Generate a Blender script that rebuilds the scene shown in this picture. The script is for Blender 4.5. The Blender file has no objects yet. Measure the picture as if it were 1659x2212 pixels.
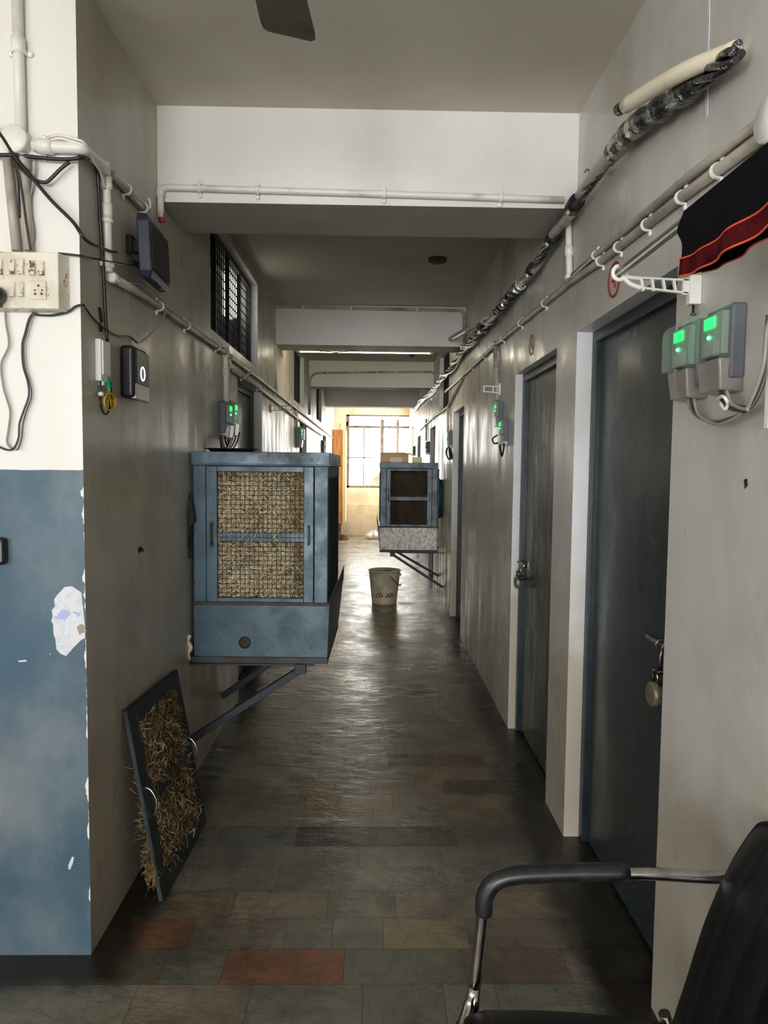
import bpy, math, random
from mathutils import Vector, Matrix
random.seed(11)
SC = bpy.context.scene
COL = SC.collection
V = Vector
# ------------------------------------------------------------------ camera model (measured from the photograph)
W, H, FPX = 1659, 2212, 1530.0
VP = (805, 1008); ROLL = .0095; EYE = 1.55
_cy = V(((VP[0]-W/2)/FPX, (H/2-VP[1])/FPX, -1)).normalized()
_u = V((ROLL, 1, 0)); _cz = (_u-_cy*_u.dot(_cy)).normalized(); _cx = _cy.cross(_cz)
CAMR = Matrix((_cx, _cy, _cz))
ORG = V((0, 0, EYE))
XL, XR, HC, YP, YE = -.875, .82, 2.98, 2.16, 16.1
def at(px, py, ax, val):
    r = CAMR @ V(((px-W/2)/FPX, (H/2-py)/FPX, -1))
    return ORG + r*((val-ORG[ax])/r[ax])
def L(px, py, off=0.0): return at(px, py, 0, XL+off)
def R(px, py, off=0.0): return at(px, py, 0, XR-off)
def P(px, py, y): return at(px, py, 1, y)
def S(px, py, off=0.0): return at(px, py, 1, YP-off)
def F(px, py): return at(px, py, 2, 0.0)
def s(r, g, b):
    f = lambda c: (c/255/12.92) if c/255 <= .04045 else ((c/255+.055)/1.055)**2.4
    return (f(r), f(g), f(b))
# ------------------------------------------------------------------ materials
def newmat(name):
    m = bpy.data.materials.new(name); m.use_nodes = True
    nt = m.node_tree; return m, nt, nt.nodes['Principled BSDF']
def N(nt, t, **k):
    n = nt.nodes.new(t)
    for a, b in k.items(): setattr(n, a, b)
    return n
def c4(c): return (c[0], c[1], c[2], 1)
def noise(nt, vec, scale, detail=4, rough=.55, dist=0.0):
    n = N(nt, 'ShaderNodeTexNoise'); n.inputs['Scale'].default_value = scale
    n.inputs['Detail'].default_value = detail; n.inputs['Roughness'].default_value = rough
    n.inputs['Distortion'].default_value = dist
    nt.links.new(vec, n.inputs['Vector']); return n.outputs['Fac']
def mapping(nt, stretch=(1,1,1), world=False):
    if world: src = N(nt, 'ShaderNodeNewGeometry').outputs['Position']
    else: src = N(nt, 'ShaderNodeTexCoord').outputs['Object']
    mp = N(nt, 'ShaderNodeMapping'); mp.inputs['Scale'].default_value = stretch
    mp.inputs['Location'].default_value = (3.37, 7.71, 1.93); mp.inputs['Rotation'].default_value = (0, 0, .61)
    nt.links.new(src, mp.inputs['Vector']); return mp.outputs['Vector']
def ramp(nt, fac, a, b, lo=0.0, hi=1.0):
    m = N(nt, 'ShaderNodeMapRange'); m.interpolation_type = 'SMOOTHSTEP'
    m.inputs['From Min'].default_value = a; m.inputs['From Max'].default_value = b
    m.inputs['To Min'].default_value = lo; m.inputs['To Max'].default_value = hi
    nt.links.new(fac, m.inputs['Value']); return m.outputs['Result']
def mix(nt, fac, a, b):
    m = N(nt, 'ShaderNodeMix', data_type='RGBA')
    if isinstance(fac, float): m.inputs['Factor'].default_value = fac
    else: nt.links.new(fac, m.inputs['Factor'])
    for sock, v in ((m.inputs['A'], a), (m.inputs['B'], b)):
        if isinstance(v, tuple): sock.default_value = c4(v)
        else: nt.links.new(v, sock)
    return m.outputs['Result']
def math_(nt, op, a, b=None):
    m = N(nt, 'ShaderNodeMath', operation=op)
    for i, v in enumerate((a, b)):
        if v is None: continue
        if isinstance(v, (int, float)): m.inputs[i].default_value = v
        else: nt.links.new(v, m.inputs[i])
    return m.outputs[0]
def bump(nt, bs, h, strength, dist=.01):
    b = N(nt, 'ShaderNodeBump'); b.inputs['Strength'].default_value = strength
    b.inputs['Distance'].default_value = dist
    nt.links.new(h, b.inputs['Height']); nt.links.new(b.outputs['Normal'], bs.inputs['Normal'])
def M(name, col, rough=.5, metal=0.0, col2=None, scale=5, thr=(.4, .65), stretch=(1,1,1), bmp=0.0, bscale=60, detail=5,
      emit=None, estr=1.0, spots=None, spots2=None, spec=.5, rvar=0.0):
    m, nt, bs = newmat(name)
    bs.inputs['Roughness'].default_value = rough; bs.inputs['Metallic'].default_value = metal
    bs.inputs['Specular IOR Level'].default_value = spec
    vec = mapping(nt, stretch)
    c = None
    if col2:
        f = noise(nt, vec, scale, detail)
        c = mix(nt, ramp(nt, f, *thr), col, col2)
    if spots:
        f2 = noise(nt, vec, spots[1], 6, .7)
        c = mix(nt, ramp(nt, f2, spots[2], spots[2]+.06), c or col, spots[0])
    if spots2:
        f4 = noise(nt, vec, spots2[1], 5, .75, .6)
        c = mix(nt, ramp(nt, f4, spots2[2], spots2[2]+.1), c or col, spots2[0])
    if c: nt.links.new(c, bs.inputs['Base Color'])
    else: bs.inputs['Base Color'].default_value = c4(col)
    if rvar:
        f3 = noise(nt, vec, scale*2.3, 5)
        nt.links.new(ramp(nt, f3, .3, .7, max(.03, rough-rvar), rough+rvar), bs.inputs['Roughness'])
    if bmp: bump(nt, bs, noise(nt, vec, bscale, 4), bmp)
    if emit:
        bs.inputs['Emission Color'].default_value = c4(emit); bs.inputs['Emission Strength'].default_value = estr
    return m
def clear(name, tint=(1,1,1), amount=.8, rough=.08, base=(.75,.8,.75)):
    m, nt, bs = newmat(name)
    bs.inputs['Base Color'].default_value = c4(base); bs.inputs['Roughness'].default_value = rough
    t = N(nt, 'ShaderNodeBsdfTransparent'); t.inputs['Color'].default_value = c4(tint)
    x = N(nt, 'ShaderNodeMixShader'); x.inputs[0].default_value = amount
    nt.links.new(bs.outputs[0], x.inputs[1]); nt.links.new(t.outputs[0], x.inputs[2])
    nt.links.new(x.outputs[0], nt.nodes['Material Output'].inputs['Surface']); return m
def wallmat(name, col, stain, rough=.34, streak=.35, dado=None, chips=False, low=None):
    """enamel wall paint: blotchy grime, long vertical runs, brush bump"""
    m, nt, bs = newmat(name)
    w = mapping(nt, (1,1,1), True); vf = mapping(nt, (22,22,1.4), True)
    base = col
    pos = N(nt, 'ShaderNodeSeparateXYZ'); nt.links.new(N(nt, 'ShaderNodeNewGeometry').outputs['Position'], pos.inputs[0])
    if dado:
        edge = math_(nt, 'ADD', pos.outputs['Z'], math_(nt, 'MULTIPLY', noise(nt, w, 14, 3), .006))
        base = mix(nt, math_(nt, 'LESS_THAN', edge, dado[1]), col, mix(nt, ramp(nt, noise(nt, mapping(nt, (2.5,2.5,.8), True), 1.6, 3), .2, .85), dado[0], dado[2]))
    if low:   # older, browner coat on the lower wall
        edge = math_(nt, 'ADD', pos.outputs['Z'], math_(nt, 'MULTIPLY', noise(nt, w, 5, 4), .5))
        base = mix(nt, ramp(nt, edge, low[1]-.12, low[1]+.12, 1.0, 0.0), base, low[0])
    c = mix(nt, ramp(nt, noise(nt, w, 1.3, 6, .62), .42, .75, 0, (.25 if dado else .6)), base, stain)
    c = mix(nt, ramp(nt, noise(nt, mapping(nt, (2.4,2.4,.8), True), 1.6, 6, .62), .45, .8, 0, streak*.6), c, stain)
    if chips:
        e = math_(nt, 'ADD', pos.outputs['X'], math_(nt, 'MULTIPLY', noise(nt, mapping(nt, (1,1,1.0), True), 16, 3, .6), .05))
        k = math_(nt, 'GREATER_THAN', e, XL+.0245)
        k = math_(nt, 'MULTIPLY', k, math_(nt, 'LESS_THAN', pos.outputs['X'], XL+.01))
        c = mix(nt, k, c, s(225,222,214))
        sp = math_(nt, 'GREATER_THAN', noise(nt, w, 26, 2, .4), .79)
        c = mix(nt, sp, c, s(220,222,222))
    nt.links.new(c, bs.inputs['Base Color'])
    nt.links.new(ramp(nt, noise(nt, mapping(nt, (4,4,1.2), True), 1.5, 4, .5), .3, .75, rough-.1, rough+.16), bs.inputs['Roughness'])
    hgt = math_(nt, 'ADD', math_(nt, 'MULTIPLY', noise(nt, vf, 1.0, 2, .5), .3), math_(nt, 'MULTIPLY', noise(nt, w, 7, 5), .8))
    bump(nt, bs, hgt, .22, .006)
    return m
WHITE = s(226,222,214)
m_wall_r = wallmat('enamel_wall_grey', s(206,203,197), s(150,138,118), .33, .45, low=(s(188,180,166), .95))
m_wall_l = wallmat('enamel_wall_beige', s(190,184,172), s(128,116,98), .36, .5, low=(s(176,166,150), .95))
m_pillar = wallmat('pillar_paint', s(232,228,222), s(196,188,180), .42, .25, dado=(s(57,89,107), 1.533, s(50,79,95)), chips=True)
m_white = wallmat('white_distemper', s(230,226,220), s(205,198,190), .6, .2)
m_reveal = wallmat('reveal_paint', s(226,228,230), s(178,170,156), .5, .2, low=(s(196,186,172), 1.05))
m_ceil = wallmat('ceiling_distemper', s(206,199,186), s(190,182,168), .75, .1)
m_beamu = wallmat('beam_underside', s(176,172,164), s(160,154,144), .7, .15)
m_endw = wallmat('end_wall_flaking', s(226,214,190), s(170,140,100), .6, .5)
m_dark = M('dark_room', (.012,.012,.011), .9)
m_pvc = M('pvc_grey', s(176,168,156), .42, col2=s(128,118,104), scale=7, thr=(.45,.7), bmp=.05)
m_pvcw = M('pvc_white', s(228,224,214), .38, col2=s(190,182,168), scale=9, thr=(.5,.75))
m_clip = M('clip_white', s(238,236,230), .4)
m_black = M('black_cable', (.012,.012,.013), .35)
m_blackp = M('black_plastic', (.009,.009,.01), .36, col2=(.02,.02,.022), scale=30)
m_blackm = M('black_leather', (.006,.006,.007), .42, bmp=.25, bscale=160, spec=.35)
m_chrome = M('chrome', (.55,.53,.5), .16, 1.0, col2=(.35,.33,.3), scale=14)
m_steel = M('worn_steel', (.3,.29,.27), .38, 1.0, col2=(.12,.1,.08), scale=20)
m_navy = M('navy_coat', (.022,.026,.05), .45)
m_greyw = M('grey_wire', s(150,146,138), .45)
m_blue = M('cooler_blue', s(72,101,116), .42, .05, col2=s(52,76,90), scale=4, thr=(.36,.66), spots=(s(58,50,44), 30, .60), spots2=(s(150,158,164), 17, .64), bmp=.06, bscale=90, rvar=.12)
m_bluelid = M('cooler_lid', s(94,114,128), .45, .15, col2=s(58,72,82), scale=7, thr=(.4,.62), spots=(s(70,54,42), 24, .58), spots2=(s(160,166,172), 15, .62), rvar=.12, bmp=.08)
m_bluedk = M('cooler_dark', s(36,46,54), .5, .1, col2=s(24,30,36), scale=6, spots=(s(60,48,38), 24, .62))  # shade of the cooler's corridor side is mixed into this dark tone
m_rust = M('rusty_rail', s(70,74,74), .6, .2, col2=s(66,50,38), scale=9, thr=(.4,.6))
m_galv = M('galvanised', s(222,222,220), .4, .1, col2=s(150,146,138), scale=38, thr=(.35,.7), stretch=(1,1,.6), spots=(s(104,94,82), 60, .63), bmp=.06)
m_straw = M('straw', s(242,230,200), .75, col2=s(196,178,140), scale=60, thr=(.35,.65))
m_strawd = M('straw_bed', s(160,142,106), .9, col2=s(74,60,40), scale=80, thr=(.36,.64), bmp=.5, bscale=60)
m_strawk = M('straw_dark', s(150,124,82), .8, col2=s(92,70,42), scale=18)
m_strawkb = M('straw_bed_dark', s(96,74,44), .9, col2=s(34,24,14), scale=34, thr=(.38,.62), bmp=.8, bscale=60)
m_wire = M('rusty_wire', s(86,78,64), .55, .4)
m_padk = M('dark_pad', s(62,52,38), .9, col2=s(26,22,16), scale=14, thr=(.35,.65), stretch=(1,1,.35), bmp=.6, bscale=70)
m_paneldk = M('panel_paint', s(46,54,58), .5, col2=s(34,40,42), scale=7)
m_door = M('door_sheet', s(50,60,62), .32, .0, col2=s(43,53,55), scale=1.4, stretch=(1.6,1.6,.7), thr=(.25,.75), bmp=.05, bscale=5, rvar=.1, spec=.6)
m_doorw = M('door_sheet_worn', s(84,86,80), .3, .0, col2=s(58,64,62), scale=1.8, stretch=(3,3,.7), thr=(.3,.7), bmp=.3, bscale=14, rvar=.1, spec=.7)
m_frame = M('door_frame_teal', s(32,47,54), .35, col2=s(22,33,39), scale=8, bmp=.1, spots=(s(150,150,146), 30, .72))
m_metal = M('meter_grey', s(92,96,104), .5)
m_clear = clear('meter_cover', (.93,1,.95), .87, .1, (.6,.66,.62))
m_smoke = clear('terminal_cover', (.9,.87,.84), .45, .2, (.42,.38,.35))
m_face = M('meter_face', s(124,134,126), .5)
m_led = M('green_lcd', (.02,.3,.06), .4, emit=(.0,1,.06), estr=5)
m_ledw = M('green_led', (.02,.6,.3), .4, emit=(.05,1,.35), estr=18)
m_wlight = M('white_ring', (.8,.8,.8), .4, emit=(.75,.82,1), estr=1.6)
m_silver = M('brushed_silver', (.55,.54,.52), .35, .8)
m_switch = M('switch_plastic', s(226,220,204), .4, col2=s(206,196,174), scale=8, spots=(s(150,120,88), 30, .585))
m_swgrime = M('switch_grimy', s(222,214,198), .4, spots=(s(110,78,52), 40, .5))
m_green = M('green_connector', (.01,.35,.13), .4)
m_yellow = M('yellow_fibre', s(226,178,30), .4)
m_pvcstub = M('cream_pipe', s(232,222,196), .4, col2=s(206,194,164), scale=10, thr=(.55,.8))
m_wrap = M('glossy_wrap', (.02,.02,.02), .12, bmp=.6, bscale=50, spec=.8)
m_foil = M('clear_film', (.36,.36,.34), .12, .85, bmp=.4, bscale=70)
m_cloth = M('black_cloth', (.005,.005,.007), .95, bmp=.4, bscale=240, spec=.1)
m_maroon = M('maroon_band', s(88,18,22), .9, col2=s(48,10,14), scale=20, spec=.1)
m_orange = M('orange_piping', s(236,88,52), .8)
m_red = M('red_paint', s(150,44,48), .6)
m_lav = M('lavender_putty', s(168,178,216), .6, col2=s(214,216,228), scale=22, thr=(.44,.5))
m_putty = M('white_putty', s(216,216,220), .7, col2=s(200,204,218), scale=30)
m_plaster = M('bare_plaster', s(160,146,124), .9)
m_bucket = M('bucket_cream', s(206,200,180), .5, col2=s(184,176,154), scale=8)
m_flower = M('flower_red', s(150,60,56), .6)
m_bhandle = M('bucket_handle', s(176,74,60), .5)
m_card = M('carton', s(196,164,126), .8, col2=s(180,146,108), scale=6)
m_label = M('paper_label', s(230,228,224), .7, col2=s(180,176,176), scale=60, thr=(.5,.56), stretch=(1,1,2))
m_cream = M('cream_card', s(226,216,180), .7)
m_tray = M('dark_tray', (.02,.02,.022), .4)
m_tube = M('lamp_tube_glass', s(240,242,248), .3, emit=(1,.93,.70), estr=60)
m_fan = M('fan_blade', s(92,84,70), .45, col2=s(70,62,52), scale=8)
m_wood = M('orange_wood', s(206,140,78), .5, col2=s(178,112,58), scale=5, stretch=(6,6,.6))
m_wooded = M('pale_wood', s(232,206,150), .5)
m_winfr = M('window_steel', s(120,104,90), .6, col2=s(86,74,64), scale=12)
m_brick = M('far_brick', s(108,72,54), .9, col2=s(126,92,74), scale=3)
m_farwall = M('far_plaster', s(118,110,98), .9)
m_bag = M('white_bag', s(238,236,236), .5, bmp=.5, bscale=30)
m_gsign = M('pale_green_plate', s(190,214,180), .5)
m_litw = M('daylit_pane', (.8,.78,.7), .5, emit=(1,.95,.86), estr=2.6)
m_lity = M('yellow_pane', (.6,.45,.12), .5, emit=(1,.72,.22), estr=2.2, col2=(.6,.2,.1))
m_glassd = M('dirty_dark_glass', (.02,.02,.018), .3, col2=(.035,.034,.03), scale=6)
m_grillw = M('grille_mesh', (.01,.009,.008), .6)
m_pane = clear('window_glass', (.97,.99,.98), .94, .05, (.8,.85,.85))
m_puddle = M('chalk_smear', s(214,208,196), .5)
m_foam = M('orange_foam', s(176,120,60), .9)
# floor
def floormat():
    m, nt, bs = newmat('marble_tiles')
    a = N(nt, 'ShaderNodeVertexColor'); a.layer_name = 'tile'
    sep = N(nt, 'ShaderNodeNewGeometry').outputs['Position']
    off = N(nt, 'ShaderNodeVectorMath', operation='ADD'); nt.links.new(sep, off.inputs[0])
    sc = N(nt, 'ShaderNodeVectorMath', operation='SCALE'); nt.links.new(a.outputs['Color'], sc.inputs[0]); sc.inputs['Scale'].default_value = 37
    nt.links.new(sc.outputs[0], off.inputs[1])
    f = noise(nt, off.outputs[0], 5.5, 6, .62, 1.4)
    vein = ramp(nt, math_(nt, 'ABSOLUTE', math_(nt, 'SUBTRACT', f, .5)), .0, .045, .3, 0)
    c = mix(nt, ramp(nt, noise(nt, off.outputs[0], 3.2, 5, .6, .8), .36, .68, 0, .4), a.outputs['Color'], (.07,.068,.058))
    c = mix(nt, vein, c, (.045,.045,.04))
    p = N(nt, 'ShaderNodeSeparateXYZ'); nt.links.new(sep, p.inputs[0])
    w = mapping(nt, (1,1,1), True)
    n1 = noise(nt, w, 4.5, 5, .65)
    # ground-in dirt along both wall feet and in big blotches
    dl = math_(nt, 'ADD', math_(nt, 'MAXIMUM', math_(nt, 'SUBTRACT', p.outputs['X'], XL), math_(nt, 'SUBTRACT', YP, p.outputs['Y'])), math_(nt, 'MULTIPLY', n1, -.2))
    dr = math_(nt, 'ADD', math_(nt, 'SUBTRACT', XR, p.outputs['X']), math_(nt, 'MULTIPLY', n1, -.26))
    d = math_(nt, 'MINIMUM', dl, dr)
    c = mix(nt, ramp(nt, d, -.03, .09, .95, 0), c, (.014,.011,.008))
    c = mix(nt, ramp(nt, noise(nt, w, 1.5, 6, .68), .52, .66, 0, .55), c, (.03,.025,.02))
    c = mix(nt, math_(nt, 'GREATER_THAN', noise(nt, w, 11, 2, .4), .80), c, (.02,.014,.01))
    nt.links.new(c, bs.inputs['Base Color'])
    nt.links.new(ramp(nt, noise(nt, w, 2.6, 6, .65), .3, .7, .18, .44), bs.inputs['Roughness'])
    # worn waves and cracks
    hgt = math_(nt, 'ADD', noise(nt, mapping(nt, (2.2,5,1), True), 2.0, 5, .6), math_(nt, 'MULTIPLY', vein, .1))
    bump(nt, bs, hgt, .36, .02)
    bs.inputs['Specular IOR Level'].default_value = .5
    return m
m_floor = floormat()
m_grout = M('grout', (.04,.038,.034), .8)
# ------------------------------------------------------------------ mesh helper
def gloc(o):
    v = V((0,0,0))
    while o: v = v + o.location; o = o.parent
    return v
class MB:
    def __init__(self): self.v = []; self.f = []; self.m = []; self.s = []; self.mi = 0
    def add(self, vs, fs, smooth=False):
        n = len(self.v); self.v += [V(a) for a in vs]
        for f in fs: self.f.append([n+i for i in f]); self.m.append(self.mi); self.s.append(smooth)
        return self
    def hexa(self, p):   # 8 points: bottom ring, top ring
        return self.add(p, [(3,2,1,0),(4,5,6,7),(0,1,5,4),(1,2,6,5),(2,3,7,6),(3,0,4,7)])
    def box(self, a, b):
        x0,x1 = sorted((a[0],b[0])); y0,y1 = sorted((a[1],b[1])); z0,z1 = sorted((a[2],b[2]))
        return self.hexa([(x0,y0,z0),(x1,y0,z0),(x1,y1,z0),(x0,y1,z0),(x0,y0,z1),(x1,y0,z1),(x1,y1,z1),(x0,y1,z1)])
    def bar(self, p0, p1, w, h, up=(0,0,1)):   # rectangular bar along p0-p1
        p0, p1 = V(p0), V(p1); d = (p1-p0).normalized(); u = V(up)
        a = d.cross(u)
        if a.length < 1e-4: a = d.cross(V((1,0,0)))
        a.normalize(); b = a.cross(d).normalized(); a = a*w/2; b = b*h/2
        r0 = [p0-a-b, p0+a-b, p0+a+b, p0-a+b]; r1 = [q+p1-p0 for q in r0]
        return self.hexa(r0+r1)
    def tube(self, pts, r, n=8, closed=False, cap=True):
        pts = [V(p) for p in pts]; k = len(pts)
        rr = r if isinstance(r, (list, tuple)) else [r]*k
        t0 = (pts[1]-pts[0]).normalized()
        u = t0.cross(V((0,0,1)))
        if u.length < .05: u = t0.cross(V((1,0,0)))
        u.normalize(); vs = []
        for i in range(k):
            if closed: t = pts[(i+1) % k]-pts[i-1]
            else: t = pts[min(i+1,k-1)]-pts[max(i-1,0)]
            if t.length < 1e-9: t = t0
            t.normalize(); u = u-t*u.dot(t)
            if u.length < 1e-6: u = t.cross(V((0.3,.7,.2)))
            u.normalize(); w = t.cross(u)
            for j in range(n):
                a = 2*math.pi*j/n
                vs.append(pts[i]+(u*math.cos(a)+w*math.sin(a))*rr[i])
        fs = []
        for i in range(k if closed else k-1):
            for j in range(n):
                a, b = i*n, ((i+1) % k)*n
                fs.append((a+j, b+j, b+(j+1) % n, a+(j+1) % n))
        self.add(vs, fs, n > 4)
        if cap and not closed:
            q = len(self.v)-len(vs)
            self.f.append([q+j for j in range(n)]); self.m.append(self.mi); self.s.append(False)
            self.f.append([q+(k-1)*n+n-1-j for j in range(n)]); self.m.append(self.mi); self.s.append(False)
        return self
    def lathe(self, prof, o, d=(0,0,1), n=24):   # prof: (radius, height)
        o = V(o); d = V(d).normalized(); u = d.cross(V((0,0,1)))
        if u.length < .05: u = d.cross(V((1,0,0)))
        u.normalize(); w = d.cross(u); vs = []
        for r, h in prof:
            for j in range(n):
                a = 2*math.pi*j/n; vs.append(o+d*h+(u*math.cos(a)+w*math.sin(a))*r)
        fs = [(i*n+j, i*n+(j+1) % n, (i+1)*n+(j+1) % n, (i+1)*n+j) for i in range(len(prof)-1) for j in range(n)]
        self.add(vs, fs, True)
        q = len(self.v)-len(vs)
        for ring in (0, len(prof)-1):
            if prof[ring][0] > 1e-5:
                self.f.append([q+ring*n+j for j in range(n)]); self.m.append(self.mi); self.s.append(False)
        return self
    def prism(self, poly, vec):
        n = len(poly); vec = V(vec); a = [V(p) for p in poly]; b = [p+vec for p in a]
        return self.add(a+b, [tuple(range(n-1,-1,-1)), tuple(range(n,2*n))]+[(i,(i+1) % n,n+(i+1) % n,n+i) for i in range(n)])
    def grid(self, fn, nu, nv, smooth=True):
        vs = [fn(i/(nu), j/(nv)) for i in range(nu+1) for j in range(nv+1)]
        k = nv+1
        return self.add(vs, [(i*k+j,(i+1)*k+j,(i+1)*k+j+1,i*k+j+1) for i in range(nu) for j in range(nv)], smooth)
    def xf(self, mat):
        self.v = [mat @ p for p in self.v]; return self
    def build(self, name, mats, parent=None, bevel=0.0, seg=2, solid=0.0, subd=0):
        me = bpy.data.meshes.new(name)
        if parent is not None: o0 = gloc(parent)
        else:
            zs = min(p.z for p in self.v); xs = [p.x for p in self.v]; ys = [p.y for p in self.v]
            o0 = V(((min(xs)+max(xs))/2, (min(ys)+max(ys))/2, zs))
        me.from_pydata([p-o0 for p in self.v], [], self.f)
        for mm in (mats if isinstance(mats, (list, tuple)) else [mats]): me.materials.append(mm)
        for p, i, sm in zip(me.polygons, self.m, self.s): p.material_index = i; p.use_smooth = sm
        import bmesh
        bm = bmesh.new(); bm.from_mesh(me); bmesh.ops.recalc_face_normals(bm, faces=bm.faces); bm.to_mesh(me); bm.free()
        o = bpy.data.objects.new(name, me); COL.objects.link(o)
        if parent is not None: o.parent = parent
        else: o.location = o0
        if solid:
            md = o.modifiers.new('thick', 'SOLIDIFY'); md.thickness = solid; md.offset = 0
        if bevel:
            md = o.modifiers.new('edge', 'BEVEL'); md.width = bevel; md.segments = seg; md.limit_method = 'ANGLE'; md.angle_limit = math.radians(40)
        if subd:
            md = o.modifiers.new('smooth', 'SUBSURF'); md.levels = subd; md.render_levels = subd
        return o
def tag(o, label=None, cat=None, group=None, kind=None):
    for k, v in (('label',label),('category',cat),('group',group),('kind',kind)):
        if v: o[k] = v
    return o
def thing(name, label, cat, loc, group=None, kind=None):
    o = bpy.data.objects.new(name, None); COL.objects.link(o); o.location = V(loc); o.empty_display_size = .1
    return tag(o, label, cat, group, kind)
def lab(o, t): o['label'] = t; return o
def copy_tree(o, parent=None):
    c = o.copy(); COL.objects.link(c)
    if parent is not None:
        c.parent = parent
    for ch in [x for x in o.children]: copy_tree(ch, c)
    return c
def spl(pts, k=6):
    pts = [V(p) for p in pts]; out = []
    q = [pts[0]*2-pts[1]]+pts+[pts[-1]*2-pts[-2]]
    for i in range(1, len(q)-2):
        a, b, c, d = q[i-1:i+3]
        for j in range(k):
            t = j/k
            out.append(.5*((2*b)+(c-a)*t+(2*a-5*b+4*c-d)*t*t+(3*b-a-3*c+d)*t**3))
    out.append(pts[-1]); return out
def wire(name, label, cat, pts, r, mat, k=6, n=6, group=None):
    return tag(MB().tube(spl(pts, k), r, n).build(name, mat), label, cat, group)
def fillet(pts, r, k=5):
    pts = [V(p) for p in pts]; out = [pts[0]]
    for i in range(1, len(pts)-1):
        a, b, c = pts[i-1], pts[i], pts[i+1]
        d1, d2 = (a-b), (c-b); l = min(r, d1.length*.45, d2.length*.45)
        p, q = b+d1.normalized()*l, b+d2.normalized()*l
        for j in range(k+1):
            t = j/k; out.append(p*(1-t)**2+b*2*t*(1-t)+q*t*t)
    out.append(pts[-1]); return out
def clip_mb(p, d, nrm, r):
    """saddle clip round a pipe at p (pipe direction d, wall normal nrm)"""
    m = MB(); p, d, nrm = V(p), V(d).normalized(), V(nrm).normalized(); u = d.cross(nrm).normalized()
    pts = [p-nrm*r*.9+u*r*1.25]
    for j in range(9):
        a = math.pi*j/8; pts.append(p+(u*math.cos(a)+nrm*math.sin(a))*(r*1.2))
    pts.append(p-nrm*r*.9-u*r*1.25)
    for off in (-.005, -.0015, .0015, .005): m.tube([q+d*off for q in pts], .0022, 4)
    for sg in (1, -1):
        m.lathe([(.009,0),(.009,.005),(.004,.008)], p-nrm*r*.98+u*(r*1.2+.009)*sg, nrm, 10)
    return m
def conduit(name, label, pts, r, mat, clips=(), nrm=(1,0,0), fil=.04, cat='pipe', group=None, clipmat=None, collars=(), colmat=None):
    path = fillet(pts, fil) if len(pts) > 2 else [V(p) for p in pts]
    t = thing(name, label, cat, min(path, key=lambda q: q.z), group)
    MB().tube(path, r, 12).build('pipe', mat, t)
    for (i, f) in clips:
        a, b = V(pts[i]), V(pts[i+1]); clip_mb(a.lerp(b, f), b-a, nrm, r).build('saddle_clip', clipmat or m_clip, t)
    for (i, f) in collars:
        a, b = V(pts[i]), V(pts[i+1]); d = (b-a).normalized(); c = a.lerp(b, f)
        MB().lathe([(r*1.02,-.022),(r*1.28,-.02),(r*1.28,.02),(r*1.02,.022)], c, d, 14).build('collar', colmat or mat, t)
    return t
# ================================================================== SETTING
def struct(o, label, cat): return tag(o, label, cat, None, 'structure')
def wall_cells(x, sd, thick, y0, y1, holes, depth):
    """corridor wall with recessed openings; material 0 wall, 1 reveal, 2 back of recess"""
    m = MB()
    ys = sorted({y0, y1}|{h[0] for h in holes}|{h[1] for h in holes})
    zs = sorted({0, HC+.1}|{h[2] for h in holes}|{h[3] for h in holes})
    ys2 = [ys[0]]
    for a, b in zip(ys, ys[1:]): ys2.append(b)
    hole = lambda y, z: any(h[0] < y < h[1] and h[2] < z < h[3] for h in holes)
    xb = x+sd*depth
    for a, b in zip(ys2, ys2[1:]):
        for c, d in zip(zs, zs[1:]):
            h = hole((a+b)/2, (c+d)/2)
            xx = xb if h else x
            m.mi = 2 if h else 0
            m.add([(xx,a,c),(xx,b,c),(xx,b,d),(xx,a,d)], [(0,1,2,3)])
            m.mi = 1
            if h:
                if not hole(a-1e-4, (c+d)/2): m.add([(x,a,c),(x,a,d),(xb,a,d),(xb,a,c)], [(0,1,2,3)])
                if not hole(b+1e-4, (c+d)/2): m.add([(x,b,c),(x,b,d),(xb,b,d),(xb,b,c)], [(0,1,2,3)])
                if not hole((a+b)/2, d+1e-4): m.add([(x,a,d),(x,b,d),(xb,b,d),(xb,a,d)], [(0,1,2,3)])
                if c > .01 and not hole((a+b)/2, c-1e-4): m.add([(x,a,c),(x,b,c),(xb,b,c),(xb,a,c)], [(0,1,2,3)])
    m.mi = 0
    xo = x+sd*thick
    m.add([(xo,y0,0),(xo,y1,0),(xo,y1,HC+.1),(xo,y0,HC+.1)], [(0,1,2,3)])
    for y in (y0, y1): m.add([(x,y,0),(xo,y,0),(xo,y,HC+.1),(x,y,HC+.1)], [(0,1,2,3)])
    m.add([(x,y0,HC+.1),(x,y1,HC+.1),(xo,y1,HC+.1),(xo,y0,HC+.1)], [(0,1,2,3)])
    return m
DH = 2.1
door_r = [(R(1425,2160).y*0+1.94, 2.885, 0, 2.1), (3.2, 4.12, 0, 2.09), (6.42, 7.3, 0, 2.11), (9.35, 10.2, 0, 2.1), (12.2, 13.0, 0, 2.1)]
door_l = [(4.62, 5.62, 0, 2.12), (8.5, 9.4, 0, 2.1), (12.4, 13.3, 0, 2.1)]
win_l = [(3.86, 5.42, 2.28, 2.9), (7.9, 9.0, 2.28, 2.9), (11.0, 12.1, 2.28, 2.9)]
win_r = [(7.75, 8.85, 2.2, 2.9)]
LOBY = -8.0
YW = 14.3
o = wall_cells(XR, 1, .34, LOBY, YW, door_r+win_r, .24).build('wall_right', [m_wall_r, m_reveal, m_dark])
struct(o, 'long grey painted corridor wall with the row of dark doors and padlocks', 'wall')
o = wall_cells(XL, -1, .34, YP+.2, YE+.2, door_l+win_l, .24).build('wall_left', [m_wall_l, m_reveal, m_dark])
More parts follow.
